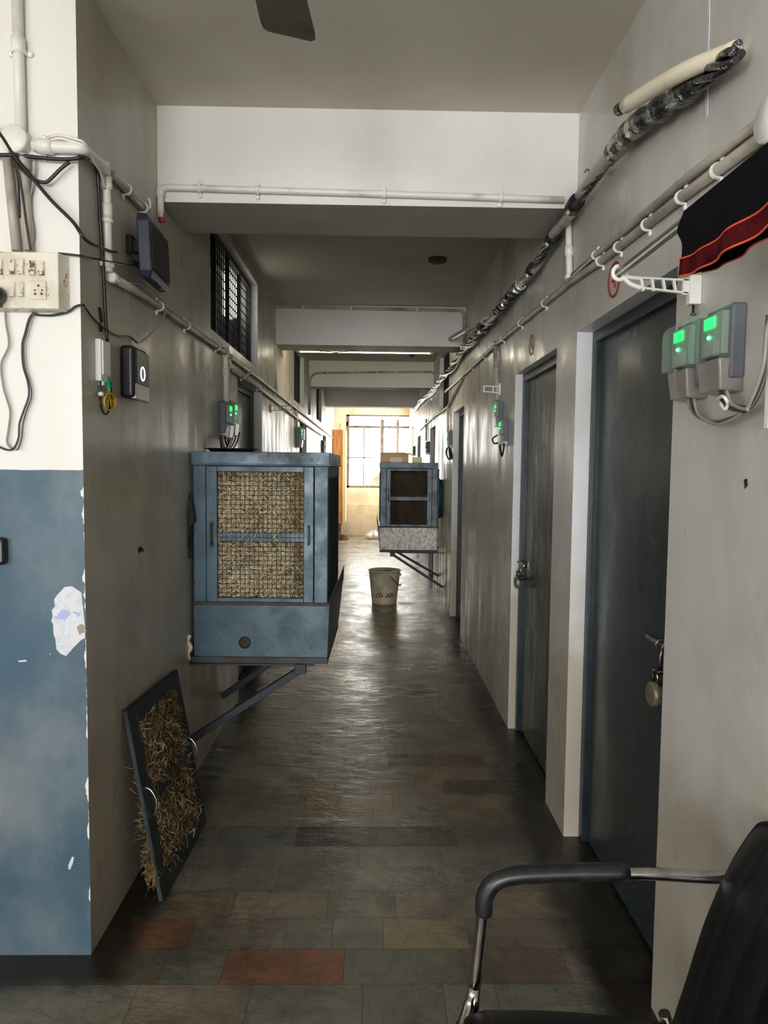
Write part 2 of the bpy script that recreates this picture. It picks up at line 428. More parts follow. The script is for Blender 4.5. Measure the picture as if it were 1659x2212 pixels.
struct(o, 'dull beige corridor wall behind the blue cooler and straw panel', 'wall')
# pillar end of the partition that faces the camera
m = MB(); m.add([(-3.2,YP,0),(XL,YP,0),(XL,YP,HC+.1),(-3.2,YP,HC+.1)], [(0,1,2,3)])
m.mi = 1; m.add([(XL,YP,0),(XL,YP+.2,0),(XL,YP+.2,HC+.1),(XL,YP,HC+.1)], [(0,1,2,3)])
m.mi = 0; m.add([(-3.2,YP+.2,0),(XL,YP+.2,0),(XL,YP+.2,HC+.1),(-3.2,YP+.2,HC+.1)], [(0,1,2,3)])
o = m.build('wall_front', [m_pillar, m_wall_l]); struct(o, 'white and blue painted pillar wall holding the switchboard', 'wall')
def blob(cx, cz, rx, rz, n, seed, k=.22):
    rnd = random.Random(seed); q = []
    for i in range(n):
        a = 2*math.pi*i/n; r = 1+rnd.uniform(-k, k)
        q.append((cx+rx*r*math.cos(a), cz+rz*r*math.sin(a)))
    return q
def patch(px, name, mat, th, parent):   # flaked patch traced on the pillar face, px in picture pixels
    q = [S(a, b) for a, b in px]
    return MB().prism([V((min(p.x, XL-.0005), YP+.0005, p.z)) for p in q], (0,-th,0)).build(name, mat, parent)
patch([(140,1268),(156,1266),(176,1280),(180,1318),(183,1345),(184,1378),(176,1382),(160,1398),(143,1417),(131,1412),(122,1402),(120,1380),(116,1370),(115,1348),(111,1342),(114,1330),(112,1318),(119,1310),(117,1295),(124,1285)], 'flaked_patch', m_putty, .0016, o)
patch([(140,1270),(155,1268),(158,1276),(143,1284),(140,1300),(138,1316),(152,1322),(153,1335),(150,1358),(146,1376),(139,1370),(143,1345),(136,1338),(118,1336),(113,1322),(126,1316),(128,1300),(130,1284)], 'putty_streak', m_lav, .0022, o)
patch([(158,1320),(176,1318),(172,1334),(164,1346),(156,1336)], 'putty_streak', m_lav, .0021, o)
patch([(124,1390),(140,1386),(143,1391),(128,1394)], 'putty_streak', m_lav, .0021, o)
patch([(166,1354),(176,1347),(183,1352),(182,1366),(172,1371)], 'plaster_hole', m_plaster, .0024, o)
patch([(148,1868),(156,1850),(160,1852),(157,1866),(152,1878),(148,1877)], 'flaked_patch', m_putty, .0016, o)
patch([(38,1427),(56,1425),(58,1429),(42,1430)], 'flaked_patch', m_putty, .0016, o)
# floor slab with individual tiles drawn on its own mesh
ROW = .155
def tiles():
    vs, fs, cols = [], [], []
    rnd = random.Random(5)
    pal = [(s(122,118,104),5),(s(130,123,107),4),(s(116,114,101),5),(s(130,118,102),3),(s(138,126,106),1),(s(100,94,82),2),(s(126,118,106),4)]
    bag = [c for c, w in pal for _ in range(w)]
    over = {0:[(-.445,-.075,s(132,90,68)),(.30,.62,s(118,100,84))], 1:[(-.86,-.585,s(126,86,65)),(.05,.33,s(146,132,106))],
            2:[(-.475,-.145,s(142,129,106)),(-.76,-.48,s(122,106,86))], 5:[(-.305,.03,s(70,66,56)),(.03,.365,s(72,68,57)),(-.63,-.305,s(112,112,104))],
            7:[(.33,.62,s(136,116,100))], 8:[(.36,.69,s(70,62,52)),(.0,.36,s(112,98,84))], 9:[(.2,.55,s(130,108,90))], 10:[(.1,.34,s(64,56,46)),(.34,.6,s(104,76,58))]}
    y = 2.031-ROW*66; g = .0007; k = -66
    while y < YE+.1:
        y1 = y+ROW; x0 = -3.2 if y < YP+.01 else XL-.26
        segs = []; ov = sorted(over.get(k, [])); x = x0+rnd.uniform(-.25,0)
        def fill(a, b):
            while a < b-1e-4:
                w = rnd.choice([.155,.24,.31,.33,.335,.33,.4])
                e = a+w
                if b-e < .09: e = b
                segs.append((a, min(e, b), rnd.choice(bag))); a = e
        for a, b, c in ov:
            fill(x, a); segs.append((a, b, c)); x = b
        fill(x, XR+.3)
        for a, b, c in segs:
            j = rnd.uniform(.86, 1.1); n = len(vs)
            vs += [(a+g,y+g,0),(b-g,y+g,0),(b-g,y1-g,0),(a+g,y1-g,0)]; fs.append((n,n+1,n+2,n+3))
            wm = (1.1, 1, .88) if y > 2.9 else (1, 1, 1)
            cols.append(tuple(min(1, q*j*h_+rnd.uniform(-.004,.004)) for q, h_ in zip(c, wm)))
        y = y1; k += 1
    return vs, fs, cols
vs, fs, cols = tiles()
n = len(vs)
vs += [(-3.4,LOBY-.2,-.0015),(XR+.34,LOBY-.2,-.0015),(XR+.34,YE+.3,-.0015),(-3.4,YE+.3,-.0015),(-3.4,LOBY-.2,-.12),(XR+.34,LOBY-.2,-.12),(XR+.34,YE+.3,-.12),(-3.4,YE+.3,-.12)]
fs += [(n,n+1,n+2,n+3),(n+4,n+7,n+6,n+5)]
me = bpy.data.meshes.new('floor'); me.from_pydata(vs, [], fs)
me.materials.append(m_floor); me.materials.append(m_grout)
ca = me.color_attributes.new('tile', 'FLOAT_COLOR', 'CORNER')
for p in me.polygons:
    c = cols[p.index] if p.index < len(cols) else (.01,.01,.01)
    if p.index >= len(cols): p.material_index = 1
    for li in p.loop_indices: ca.data[li].color = (c[0], c[1], c[2], 1)
o = bpy.data.objects.new('floor', me); COL.objects.link(o); struct(o, 'worn glossy marble tile floor laid in narrow staggered rows', 'floor')
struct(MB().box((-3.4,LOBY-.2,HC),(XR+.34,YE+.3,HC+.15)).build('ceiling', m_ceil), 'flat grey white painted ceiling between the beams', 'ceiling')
# lobby behind the camera
struct(MB().box((-3.4,LOBY-.2,0),(-3.2,YP+.2,HC)).build('wall_lobby', m_white), 'white lobby wall behind the camera side', 'wall')
struct(MB().box((-3.2,LOBY-.2,0),(XR,LOBY,HC)).build('wall_back', m_white), 'white wall at the back of the lobby', 'wall')
# beams
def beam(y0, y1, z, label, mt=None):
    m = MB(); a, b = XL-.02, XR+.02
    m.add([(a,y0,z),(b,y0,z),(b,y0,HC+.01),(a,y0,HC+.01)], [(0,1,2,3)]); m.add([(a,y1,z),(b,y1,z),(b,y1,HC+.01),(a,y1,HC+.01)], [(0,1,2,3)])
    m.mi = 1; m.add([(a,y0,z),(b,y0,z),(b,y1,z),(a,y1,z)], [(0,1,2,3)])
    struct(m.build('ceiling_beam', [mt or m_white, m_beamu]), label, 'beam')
BY = [2.94, 6.42, 9.75, 13.0]
beam(2.94, 3.32, 2.605, 'white concrete beam with a shadow blur and conduit, in front of all others')
beam(6.42, 6.75, 2.63, 'white concrete beam above the fluorescent tube')
beam(9.75, 10.05, 2.63, 'cream concrete beam carrying a rounded conduit loop')
beam(13.0, 13.3, 2.64, 'plain cream concrete beam closest to the end window')
# end wall
E0, E1 = P(747,1000,YE).x, P(889,1000,YE).x
ZS, ZT = P(800,1054,YE).z, P(800,896,YE).z
m = MB(); m.box((XL-.34,YE,0),(XR+.34,YE+.18,ZS)).box((XL-.34,YE,ZT),(XR+.34,YE+.18,HC+.1)).box((XL-.34,YE,ZS),(E0,YE+.18,ZT)).box((E1,YE,ZS),(XR+.34,YE+.18,ZT))
m.box((XR,YW,0),(XR+.34,YE+.18,1.25)).box((XR,YW,2.45),(XR+.34,YE+.18,HC+.1)).box((XR,YE-.1,.95),(XR+.34,YE+.18,2.62))
m.box((XL,YE-.12,0),(XR,YE,P(780,1089,YE).z))
struct(m.build('wall_end', m_endw), 'flaking cream wall under the bright end window', 'wall')
# end window
w = thing('window_1', 'bright steel framed window at the far end of the corridor', 'window', (0,YE+.08,ZS), kind='structure')
yf = YE+.07
def vbar(px, y0, y1, wd, dp=.05):
    a = P(px, y0, yf); b = P(px, y1, yf); return MB().bar((a.x,yf,min(b.z,ZT)), (a.x,yf,max(a.z,ZS) if y0 > y1 else a.z), wd, dp)
def zz(py): return P(810,py,yf).z
def xx(px): return P(px,990,yf).x
fr = MB(); fr.box((E0,yf-.03,ZS),(E0+.075,yf+.03,ZT)).box((E1-.03,yf-.03,ZS),(E1,yf+.03,ZT)).box((E0,yf-.03,ZS),(E1,yf+.03,ZS+.05)).box((E0,yf-.03,ZT-.03),(E1,yf+.03,ZT))
fr.build('window_frame', m_winfr, w)
for px, wd in ((825,.075),(858.5,.05)): MB().box((xx(px)-wd/2,yf-.025,ZS),(xx(px)+wd/2,yf+.025,ZT-.1)).build('mullion', m_winfr, w)
MB().box((E0,yf-.028,zz(924.8)),(E1,yf+.028,zz(920))).build('transom_bar', m_winfr, w)
MB().box((xx(786)-.012,yf-.012,ZS),(xx(786)+.012,yf+.012,zz(923))).build('glazing_bar', m_winfr, w)
MB().box((E0,yf-.012,zz(990)),(xx(825),yf+.012,zz(987.8))).build('glazing_bar', m_winfr, w)
for px in (748,825,858.5):
    MB().box((xx(px)-.035,yf-.03,zz(921)),(xx(px)+.035,yf+.03,zz(912))).build('frame_lug', m_winfr, w)
MB().box((E0+.04,yf-.003,ZS+.04),(E1-.03,yf+.003,zz(924))).build('pane', m_pane, w)
# transom windows with wire grille
def transom(n, sd, h, label, lit=None, litpx=None):
    y0, y1, z0, z1 = h; xw = XL if sd < 0 else XR; X = lambda d: xw+sd*d
    t = thing('window_%d' % n, label, 'window', (X(.1),(y0+y1)/2,z0), kind='structure')
    f = MB(); fw = .035
    f.box((X(.05),y0,z0),(X(.085),y0+fw,z1)).box((X(.05),y1-fw,z0),(X(.085),y1,z1)).box((X(.05),y0+fw,z0),(X(.085),y1-fw,z0+fw)).box((X(.05),y0+fw,z1-fw),(X(.085),y1-fw,z1))
    f.build('window_frame', m_grillw, t)
    nb = max(2, round((y1-y0)/.42))
    for i in range(1, nb): 
        y = y0+(y1-y0)*i/nb; MB().box((X(.055),y-.011,z0+fw),(X(.075),y+.011,z1-fw)).build('grille_bar', m_grillw, t)
    g = MB(); st = .055
    ny = int((y1-y0-2*fw)/st); nz = int((z1-z0-2*fw)/st)
    for i in range(1, ny): 
        y = y0+fw+(y1-y0-2*fw)*i/ny; g.box((X(.06),y-.0018,z0+fw),(X(.066),y+.0018,z1-fw))
    for j in range(1, nz):
        z = z0+fw+(z1-z0-2*fw)*j/nz; g.box((X(.066),y0+fw,z-.0032),(X(.070),y1-fw,z+.0032))
    g.build('wire_grille', m_grillw, t)
    MB().box((X(.16),y0,z0),(X(.165),y1,z1)).build('pane', m_glassd, t)
    if lit:
        q = [at(a, b, 0, X(.158)) for a, b in litpx]
        MB().prism(q, (sd*-.002,0,0)).build('lit_pane', lit, t)
    return t
transom(2, -1, win_l[0], 'dark mesh transom window with a ragged bright opening, over the door behind the blue cooler', m_litw, [(482,585),(504,600),(520,614),(526,622),(527,650),(528,676),(514,684),(500,690),(490,688),(482,680)])
transom(3, -1, win_l[1], 'narrow mesh transom window glowing yellow, past the second beam', m_lity, [(636.5,762),(643,768),(643,850),(636.5,850)])
transom(4, -1, win_l[2], 'small dark transom window past the third beam')
transom(5, 1, win_r[0], 'dark transom window high in the wall with the metre boxes and cable bundle'.replace('metre','meter'))
# side window close to the end wall
w6 = thing('window_6', 'bright side window just before the end wall, seen edge on', 'window', (XR+.1,(YW+YE)/2,.95), kind='structure')
f = MB(); a, b = YW, YE-.1
f.box((XR+.08,a,1.25),(XR+.12,a+.04,2.45)).box((XR+.08,b-.04,1.25),(XR+.12,b,2.45)).box((XR+.08,a,1.25),(XR+.12,b,1.29)).box((XR+.08,a,2.41),(XR+.12,b,2.45)).box((XR+.09,(a+b)/2-.015,1.29),(XR+.11,(a+b)/2+.015,2.41))
f.build('window_frame', m_winfr, w6)
# doors
def bolt(t, X, sd, y, z, dirn, mat):
    b = MB(); b.tube([(X(0)-sd*.028,y-.07,z),(X(0)-sd*.028,y+.10,z)], .007, 10)
    b.box((X(0)-sd*.004,y-.06,z-.02),(X(0),y+.02,z+.02))
    for k in (-.05, -.005): b.tube([(X(0),y+k,z-.012),(X(0)-sd*.034,y+k,z-.012),(X(0)-sd*.042,y+k,z),(X(0)-sd*.034,y+k,z+.012),(X(0),y+k,z+.012)], .004, 6)
    b.tube([(X(0)-sd*.028,y-.03,z),(X(0)-sd*.036,y-.03,z-.03),(X(0)-sd*.036,y-.03,z-.085)], .006, 8)
    b.tube([(X(0),y-.045,z-.075),(X(0)-sd*.04,y-.04,z-.075),(X(0)-sd*.05,y-.03,z-.08),(X(0)-sd*.04,y-.02,z-.085),(X(0),y-.015,z-.085)], .0045, 6)
    b.build('slide_bolt', mat, t)
def door(n, sd, h, label, pm, hw=None, d0=.062):
    y0, y1, z0, z1 = h; xw = XL if sd < 0 else XR; X = lambda d: xw+sd*d
    t = thing('door_%d' % n, label, 'door', (X(.12),(y0+y1)/2,0), kind='structure')
    f = MB(); fw = .045
    for a, b in ((y0, y0+fw), (y1-fw, y1)): f.box((X(d0),a,0),(X(.16),b,z1))
    f.box((X(d0),y0+fw,z1-fw),(X(.16),y1-fw,z1))
    f.build('door_frame', m_frame, t, .004)
    p = MB(); p.box((X(d0+.025),y0+fw-.005,.012),(X(d0+.06),y1-fw+.005,z1-fw+.005))
    p.build('door_panel', pm, t, .002)
    XX = lambda d: X(.105)-sd*d*0
    if hw:
        y, z = hw; bolt(t, lambda d: X(d0+.025), sd, y, z, 1, m_steel)
    return t
door(1, 1, door_r[0], 'dark green grey steel door nearest the chair, its lock hidden by the wall edge', m_door, (2.115, 1.02))
door(2, 1, door_r[1], 'worn glossy steel door between two wall stretches, padlocked below its bolt', m_doorw, (4.03, 1.0), .042)
door(3, 1, door_r[2], 'teal framed door past the padlocked door on the wall of the far cooler', m_doorw)
door(4, 1, door_r[3], 'brownish door just behind the far wall cooler', m_doorw)
door(5, 1, door_r[4], 'faint last door beside the cable bundle end', m_doorw)
door(6, -1, door_l[0], 'dark door behind the blue cooler under the ragged transom window', m_door)
door(7, -1, door_l[1], 'narrow far door beyond the second meter on the beige wall', m_door)
door(8, -1, door_l[2], 'last grey door on the beige wall beside the orange cupboard', m_door)
def padlock(p, r, label, sd=1):
    t = thing('padlock', label, 'padlock', p)
    p = V(p)
    MB().lathe([(r*.8,-r*.42),(r,-r*.28),(r,r*.28),(r*.8,r*.42)], p, (1,.05,0), 24).build('lock_body', m_padbody, t)
    u = V((-.05,1,0)).normalized()
    pts = [p+u*r*.45+V((0,0,r*.7))]+[p+u*r*.45*math.cos(a)+V((0,0,r*1.5+r*.45*math.sin(a))) for a in [math.pi*j/8 for j in range(9)]]+[p-u*r*.45+V((0,0,r*.7))]
    MB().tube(pts, r*.14, 8).build('shackle', m_chrome, t)
m_padbody = M('padlock_brass', s(150,140,118), .4, .5, col2=s(120,112,96), scale=20)
q = at(1118,1258,0,XR+.022); padlock(q, .035, 'round steel padlock hanging from the worn glossy door')
q = at(1414,1500,0,XR+.055); padlock(q, .038, 'round pale padlock peeping past the wall edge on the nearest dark door'.replace('nearest ',''))
tag(MB().tube([at(1126,1140,0,XR+.05)+V((0,0,.05*math.cos(a)))+V((.03*math.sin(a)*-1,.05*math.sin(a),0)) for a in [i*math.pi/8 for i in range(16)]], .002, 5, closed=True).build('wire_loop', m_steel), 'thin wire loop above the bolt of the worn glossy door', 'wire')
# tile-edge skirting seen at the foot of the pier between the doors
# ------------------------------------------------------------------ light and camera
wld = bpy.data.worlds.new('sky'); SC.world = wld; wld.use_nodes = True
bg = wld.node_tree.nodes['Background']; bg.inputs[0].default_value = (1,.985,.95,1); bg.inputs[1].default_value = 10.5
def area(name, loc, rot, sx, sy, e, col=(1,1,1), portal=False):
    l = bpy.data.lights.new(name, 'AREA'); l.shape = 'RECTANGLE'; l.size = sx; l.size_y = sy; l.energy = e; l.color = col
    if portal: l.cycles.is_portal = True
    o = bpy.data.objects.new(name, l); COL.objects.link(o); o.location = loc; o.rotation_euler = rot; return o
area('end_window_portal', ((E0+E1)/2, YE+.2, (ZS+ZT)/2), (-math.pi/2, 0, 0), E1-E0, ZT-ZS, 1, portal=True)
area('side_window_daylight', (XR+.33, (YW+YE)/2, 1.85), (0, math.pi/2, 0), 1.2, YE-YW-.1, 55, (1,.985,.95))
area('end_window_fill', ((E0+E1)/2, YE+2.6, 4.9), (-math.radians(52), 0, 0), 3.4, 3.0, 330, (1,.985,.95))  # added lamp above the lintel, out of view, to brighten the far end
area('lobby_window_light', (-.7, -7.8, 1.3), (math.pi/2, 0, 0), 3.6, 2.1, 500, (.95,.98,1))
area('lobby_side_light', (-3.1, -2.2, 1.75), (0, -math.pi/2, 0), 1.4, 3.4, 95, (.96,.98,1))
cam = bpy.data.cameras.new('camera'); cam.sensor_fit = 'VERTICAL'; cam.sensor_height = 24; cam.lens = FPX/H*24; cam.clip_start = .05
co = bpy.data.objects.new('camera', cam); COL.objects.link(co)
co.matrix_world = Matrix.Translation(ORG) @ CAMR.to_4x4()
SC.camera = co
SC.view_settings.view_transform = 'Standard'; SC.view_settings.look = 'None'; SC.view_settings.gamma = 1
SC.view_settings.exposure = 0.0; SC.view_settings.use_curve_mapping = False
SC.render.engine = 'CYCLES'
SC.cycles.use_denoising = True
# ================================================================== COOLERS
def strands(n, fn, r0, r1, seed):
    """loose straw: short bent three-sided strands, fn(rnd) -> (start, direction, length, normal)"""
    rnd = random.Random(seed); m = MB()
    for _ in range(n):
        p, d, l, nn = fn(rnd); p, d, nn = V(p), V(d).normalized(), V(nn)
        b = nn*rnd.uniform(-.12,.25)*l
        m.tube([p, p+d*l*.5+b, p+d*l], rnd.uniform(r0, r1), 3, cap=False)
    return m
def make_cooler(loc, mirror, label, blue, lid, pad, padbed, strand_n, tankm, railm, rot=0.0, seed=1, dark=False, W_=.645, D_=.76, HH=1.02):
    """local frame: x 0 wall side -> W_ corridor side, y 0 faces the camera -> D_, z up"""
    t = thing('desert_cooler', label, 'air cooler', loc)
    mx = Matrix.Rotation(rot, 4, 'Z') @ Matrix.Diagonal((-1 if mirror else 1, 1, 1, 1)); T = Matrix.Translation(V(loc)) @ mx
    def B(m, name, mats, parent=t, **k): return m.xf(T).build(name, mats, parent, **k)
    zt, zl = .29, .955        # tank top, lid bottom
    sl, sr = .06, .58       # stiles
    c = MB()
    c.box((0,0,zt),(sl,.03,zl)).box((sr,0,zt),(W_,.03,zl)).box((sl,.012,zt),(sr,.03,zt+.02)).box((sl,.012,zl-.02),(sr,.03,zl))
    c.box((0,D_-.03,zt),(sl,D_,zl)).box((W_-.065,D_-.03,zt),(W_,D_,zl)).box((sl,D_-.02,zt),(W_-.065,D_,zl))
    c.box((0,.03,zt),(.02,D_-.03,zl)).box((.03,.02,zt),(W_-.03,D_-.02,zt+.012))
    B(c, 'cabinet', blue, bevel=.003)
    # side pad panel facing the corridor
    sp = MB(); sp.box((W_-.02,.03,zt),(W_-.004,.09,zl)).box((W_-.02,D_-.09,zt),(W_-.004,D_-.03,zl)).box((W_-.02,.09,zt),(W_-.004,D_-.09,zt+.05)).box((W_-.02,.09,zl-.06),(W_-.004,D_-.09,zl))
    for k in range(9): 
        y = .11+(D_-.22)*k/8; sp.tube([(W_-.006,y,zt+.05),(W_-.006,y,zl-.06)], .012, 8)
    B(sp, 'side_panel', m_bluedk, bevel=.002)  # darker paint stands in for the shade on this side
    # front pad door
    po = (.115, .53, .318, .925)
    d = t if False else None
    f = MB(); f.box((sl+.003,-.006,zt+.008),(po[0],.012,zl-.004)).box((po[1],-.006,zt+.008),(sr-.003,.012,zl-.004)).box((po[0],-.006,zt+.008),(po[1],.012,po[2])).box((po[0],-.006,po[3]),(po[1],.012,zl-.004))
    pf = B(f, 'pad_panel', blue, bevel=.0025)
    zm = .612
    B(MB().box((po[0],.004,zm-.02),(po[1],.013,zm+.02)), 'cross_bar', blue, pf)
    B(MB().box((po[0],.02,po[2]),(po[1],.06,po[3])), 'straw_bed', padbed, pf)
    if strand_n:
        fn = lambda r: ((r.uniform(po[0]+.006,po[1]-.05), r.uniform(.006,.02), r.choice((r.uniform(po[2]+.006,zm-.03), r.uniform(zm+.02,po[3]-.03)))), (r.uniform(-1,1), r.uniform(-.1,.02), r.uniform(-.9,.9)), r.uniform(.025,.085), (0,-.15,0))
        st = strands(strand_n, fn, .0007, .0016, seed)
        for q in st.v: q.x = min(max(q.x, po[0]+.002), po[1]-.002); q.z = min(max(q.z, po[2]), po[3]); q.y = min(max(q.y, -.004), .025)
        tag(B(st, 'straw', pad, pf), kind='stuff')
    g = MB(); nx, nz = (19, 27) if not dark else (14, 20)
    for i in range(nx+1): x = po[0]+(po[1]-po[0])*i/nx; g.tube([(x,.0035,po[2]),(x,.0035,po[3])], .0013, 4)
    for j in range(nz+1): z = po[2]+(po[3]-po[2])*j/nz; g.tube([(po[0],.0015,z),(po[1],.0015,z)], .0013, 4)
    B(g, 'wire_mesh', m_wire, pf)
    for x, mm in ((.09, m_rust if not dark else blue), (.555, blue)):
        h = MB(); zc = .625
        h.tube(fillet([(x,-.006,zc-.045),(x,-.028,zc-.045),(x,-.028,zc+.045),(x,-.006,zc+.045)], .012), .005, 8)
        h.lathe([(.014,0),(.014,.003)], (x,-.006,zc-.05), (0,-1,0), 12).lathe([(.014,0),(.014,.003)], (x,-.006,zc+.05), (0,-1,0), 12)
        B(h, 'pull_handle', mm, pf)
    # lid
    l = MB(); l.box((-.006,-.012,zl),(W_+.008,D_+.02,HH)).box((-.004,-.018,zl),(W_+.012,-.012,zl+.008)).box((W_+.008,-.018,zl),(W_+.016,D_+.02,zl+.008))
    B(l, 'lid', lid, bevel=.006)
    # water tank, flaring outwards on the corridor side
    k = MB(); k.hexa([(0,-.003,.028),(W_+.002,-.003,.028),(W_+.002,D_,.028),(0,D_,.028),(-.002,-.006,zt),(W_+.012,-.006,zt),(W_+.03,D_,zt),(-.002,D_,zt)])
    tk = B(k, 'water_tank', tankm, bevel=.003)
    B(MB().add([(W_+.012,-.006,zt),(W_+.03,D_,zt),(W_+.034,D_,zt+.085),(W_+.016,-.004,zt+.004)], [(0,1,2,3)]), 'splash_lip', m_bluedk, tk, solid=.003)
    B(MB().box((-.004,-.009,zt-.008),(W_+.014,-.004,zt+.008)), 'seam_strip', m_rust if not dark else m_bluedk, tk, bevel=.002)
    B(MB().box((-.012,-.012,0),(W_+.002,D_,.03)), 'base_rail', railm, bevel=.002)
    if not dark:
        B(MB().lathe([(.03,0),(.03,.004),(.022,.004),(.02,.012),(.012,.012),(.01,.004),(.001,.004)], (.247,-.004,.1), (0,-1,0), 18), 'drain_plug', m_rust, tk)
    else:
        dr = MB(); dr.lathe([(.24,0),(.24,.06),(.225,.062),(.225,.085),(.0001,.085)], (0,D_*.5,.60), (-1,0,0), 36)
        B(dr, 'blower_duct', m_blueduct)
        B(MB().box((-.02,.02,.26),(0,D_-.02,.95)), 'rear_panel', m_bluedk)
        for x in (.02,.64):
            B(MB().lathe([(.009,0),(.009,.004),(.004,.006)], (x,-.006,zt-.02), (0,-1,0), 10), 'screw', m_steel, tk)
    return t
m_blueduct = M('duct_teal', s(58,96,110), .4, .1, col2=s(40,66,78), scale=6)
m_blue2 = M('cooler_blue_far', s(92,102,112), .42, .35, col2=s(54,62,72), scale=9, thr=(.38,.66), spots=(s(150,150,150), 40, .68), bmp=.06)
c0 = P(415,1430,3.4)
make_cooler((XL+.018, 3.4, c0.z), False, 'big blue metal evaporative cooler with straw pad, jutting from the beige wall', m_blue, m_bluelid, m_straw, m_strawd, 2000, m_blue, m_rust, rot=-.02, seed=3)
cr = P(948,1194,8.0)
make_cooler((XR-.085, 8.0, cr.z), True, 'far evaporative cooler with dark pad and pale galvanised tank, cartons on top', m_blue2, m_blue2, m_padk, m_padk, 0, m_galv, m_bluedk, seed=4, dark=True)
def bracket(label, pts_pairs, wallx, sd, ztop, yy, xo, m, w=.03):
    t = thing('wall_bracket', label, 'bracket', (wallx, sum(yy)/2, min(q[0][2] for q in pts_pairs)))
    for (a, b), y in zip(pts_pairs, yy):
        MB().bar(a, b, w, w).build('strut', m, t, .002)
        x = MB(); x.box((wallx,y-.012,ztop-.012),(xo,y+.012,ztop-.001)); x.box((b[0]-.03,y-.02,ztop-.05),(b[0]+.025,y+.02,ztop-.001)); x.build('shelf_arm', m, t, .002)
    return t
zb = c0.z
a1, b1 = L(412,1598), P(655,1442,3.5); a2, b2 = L(480,1504), P(600,1425,4.12)
bracket('rusty angle bracket carrying the big blue cooler', [((XL,a1.y,a1.z),(b1.x,a1.y,zb-.03)), ((XL,a2.y,a2.z),(b1.x,a2.y,zb-.03))], XL, -1, zb, (a1.y,a2.y), XL+.6, m_bluedk, .034)
zb2 = cr.z
a1, b1 = R(957,1269), P(848,1196,8.1); a2 = R(947,1244)
bracket('dark angle bracket under the far galvanised cooler', [((XR,a1.y,a1.z),(b1.x,a1.y,zb2-.03)), ((XR,a2.y,a2.z),(b1.x,a2.y,zb2-.03))], XR, 1, zb2, (a1.y,a2.y), XR-.62, m_bluedk, .028)
# dark tray on the near lid
q = P(500,966,3.62); zt = zb+1.02
m = MB(); m.lathe([(.0001,.002),(.10,.002),(.118,.014),(.136,.017),(.137,.0195),(.117,.0175),(.098,.0055),(.0001,.0055)], (q.x,q.y,zt), (0,0,1), 40)
tag(m.build('tray', m_tray), 'flat black round tray lying on the big blue cooler', 'tray')
# frayed cable and rag squeezed behind the near cooler
m = MB(); rnd = random.Random(2)
for k in range(7):
    p = [at(409+rnd.uniform(-4,4), y+rnd.uniform(-8,8), 1, 3.36+rnd.uniform(-.02,.02)) for y in (1030,1060,1095,1130,1165,1200)]
    for v_ in p: v_.x = max(v_.x, XL+.008)
    m.tube(spl(p[rnd.randint(0,2):], 5), .004, 5)
b = [(at(x, y, 1, 3.345)) for x, y in ((404,1085),(412,1082),(417,1105),(419,1126),(413,1136),(405,1128),(401,1110))]
m.prism(b, (0,.03,0))
tag(m.build('cable_tangle', M('tangle_black', (.02,.019,.017), .7)), 'black frayed cable tangle squeezed between wall and big blue cooler', 'cable')
tag(MB().tube(spl([P(410,1372,3.37),P(404,1385,3.36),P(412,1398,3.37),P(405,1412,3.365),P(408,1424,3.37)],5), .011, 8).build('hose_stub', m_cream), 'pale twisted hose end at the lower corner of the blue cooler', 'hose')
# boxes on the far cooler
def carton(name, label, px0, px1, py0, y, dpt, mat):
    a = P(px0, py0, y); b = P(px1, py0, y); z0 = zb2+1.02
    t = thing(name, label, 'box', ((a.x+b.x)/2, y+dpt/2, z0))
    MB().box((a.x,y,z0),(b.x,y+dpt,a.z)).build('carton', mat, t, .003); return t, a, b, z0
t, a, b, z0 = carton('cardboard_box', 'brown cardboard box with a white paper label on the far cooler', 823, 883, 978, 8.08, .3, m_card)
MB().add([(b.x,8.08,a.z),(b.x,8.38,a.z),(b.x+.05,8.37,a.z-.02),(b.x+.05,8.09,a.z-.022)], [(0,1,2,3)]).build('open_flap', m_card, t, solid=.004)
MB().add([(a.x,8.38,a.z),(b.x,8.38,a.z),(b.x-.02,8.46,a.z+.012),(a.x+.03,8.46,a.z+.010)], [(0,1,2,3)]).build('open_flap', m_card, t, solid=.004)
p0, p1 = P(843,988,8.079), P(868,998,8.079)
MB().box((p0.x,8.0775,p1.z),(p1.x,8.0795,p0.z)).build('paper_label', m_label, t)
t, a, b, z0 = carton('small_box', 'small cream box beside the brown carton on the far cooler', 893, 911.5, 987.5, 8.1, .12, m_cream)
MB().box((a.x-.001,8.098,a.z-.012),(b.x+.001,8.222,a.z+.002)).build('box_lid', m_cream, t, .002)
# ================================================================== LOOSE STRAW PANEL leaning on the left wall
bl, br_ = F(343,1951), F(437,1776)
tl, tr = L(265,1536,.012), L(372,1438,.012)
bl.z = br_.z = 0.004
ex = (br_-bl); wd = ex.length; ex.normalize(); ey = ((tl+tr)/2-(bl+br_)/2); hgt = ey.length; ey.normalize(); ex = (ex-ey*ex.dot(ey)).normalized(); ez = ex.cross(ey); ez = ez if ez.x > 0 else -ez
def Q(u, v, w=0.0): return bl+ex*u+ey*v+ez*w
t = thing('cooler_pad_panel', 'loose metal framed straw pad panel leaning against the beige wall', 'pad panel', (bl+br_)/2)
f = MB(); fw = .07
def qb(u0,u1,v0,v1,w0,w1): return [Q(u0,v0,w0),Q(u1,v0,w0),Q(u1,v1,w0),Q(u0,v1,w0),Q(u0,v0,w1),Q(u1,v0,w1),Q(u1,v1,w1),Q(u0,v1,w1)]
for a in ((0,fw,0,hgt),(wd-fw,wd,0,hgt),(fw,wd-fw,0,fw),(fw,wd-fw,hgt-fw,hgt)): f.hexa(qb(*a,.012,.017))
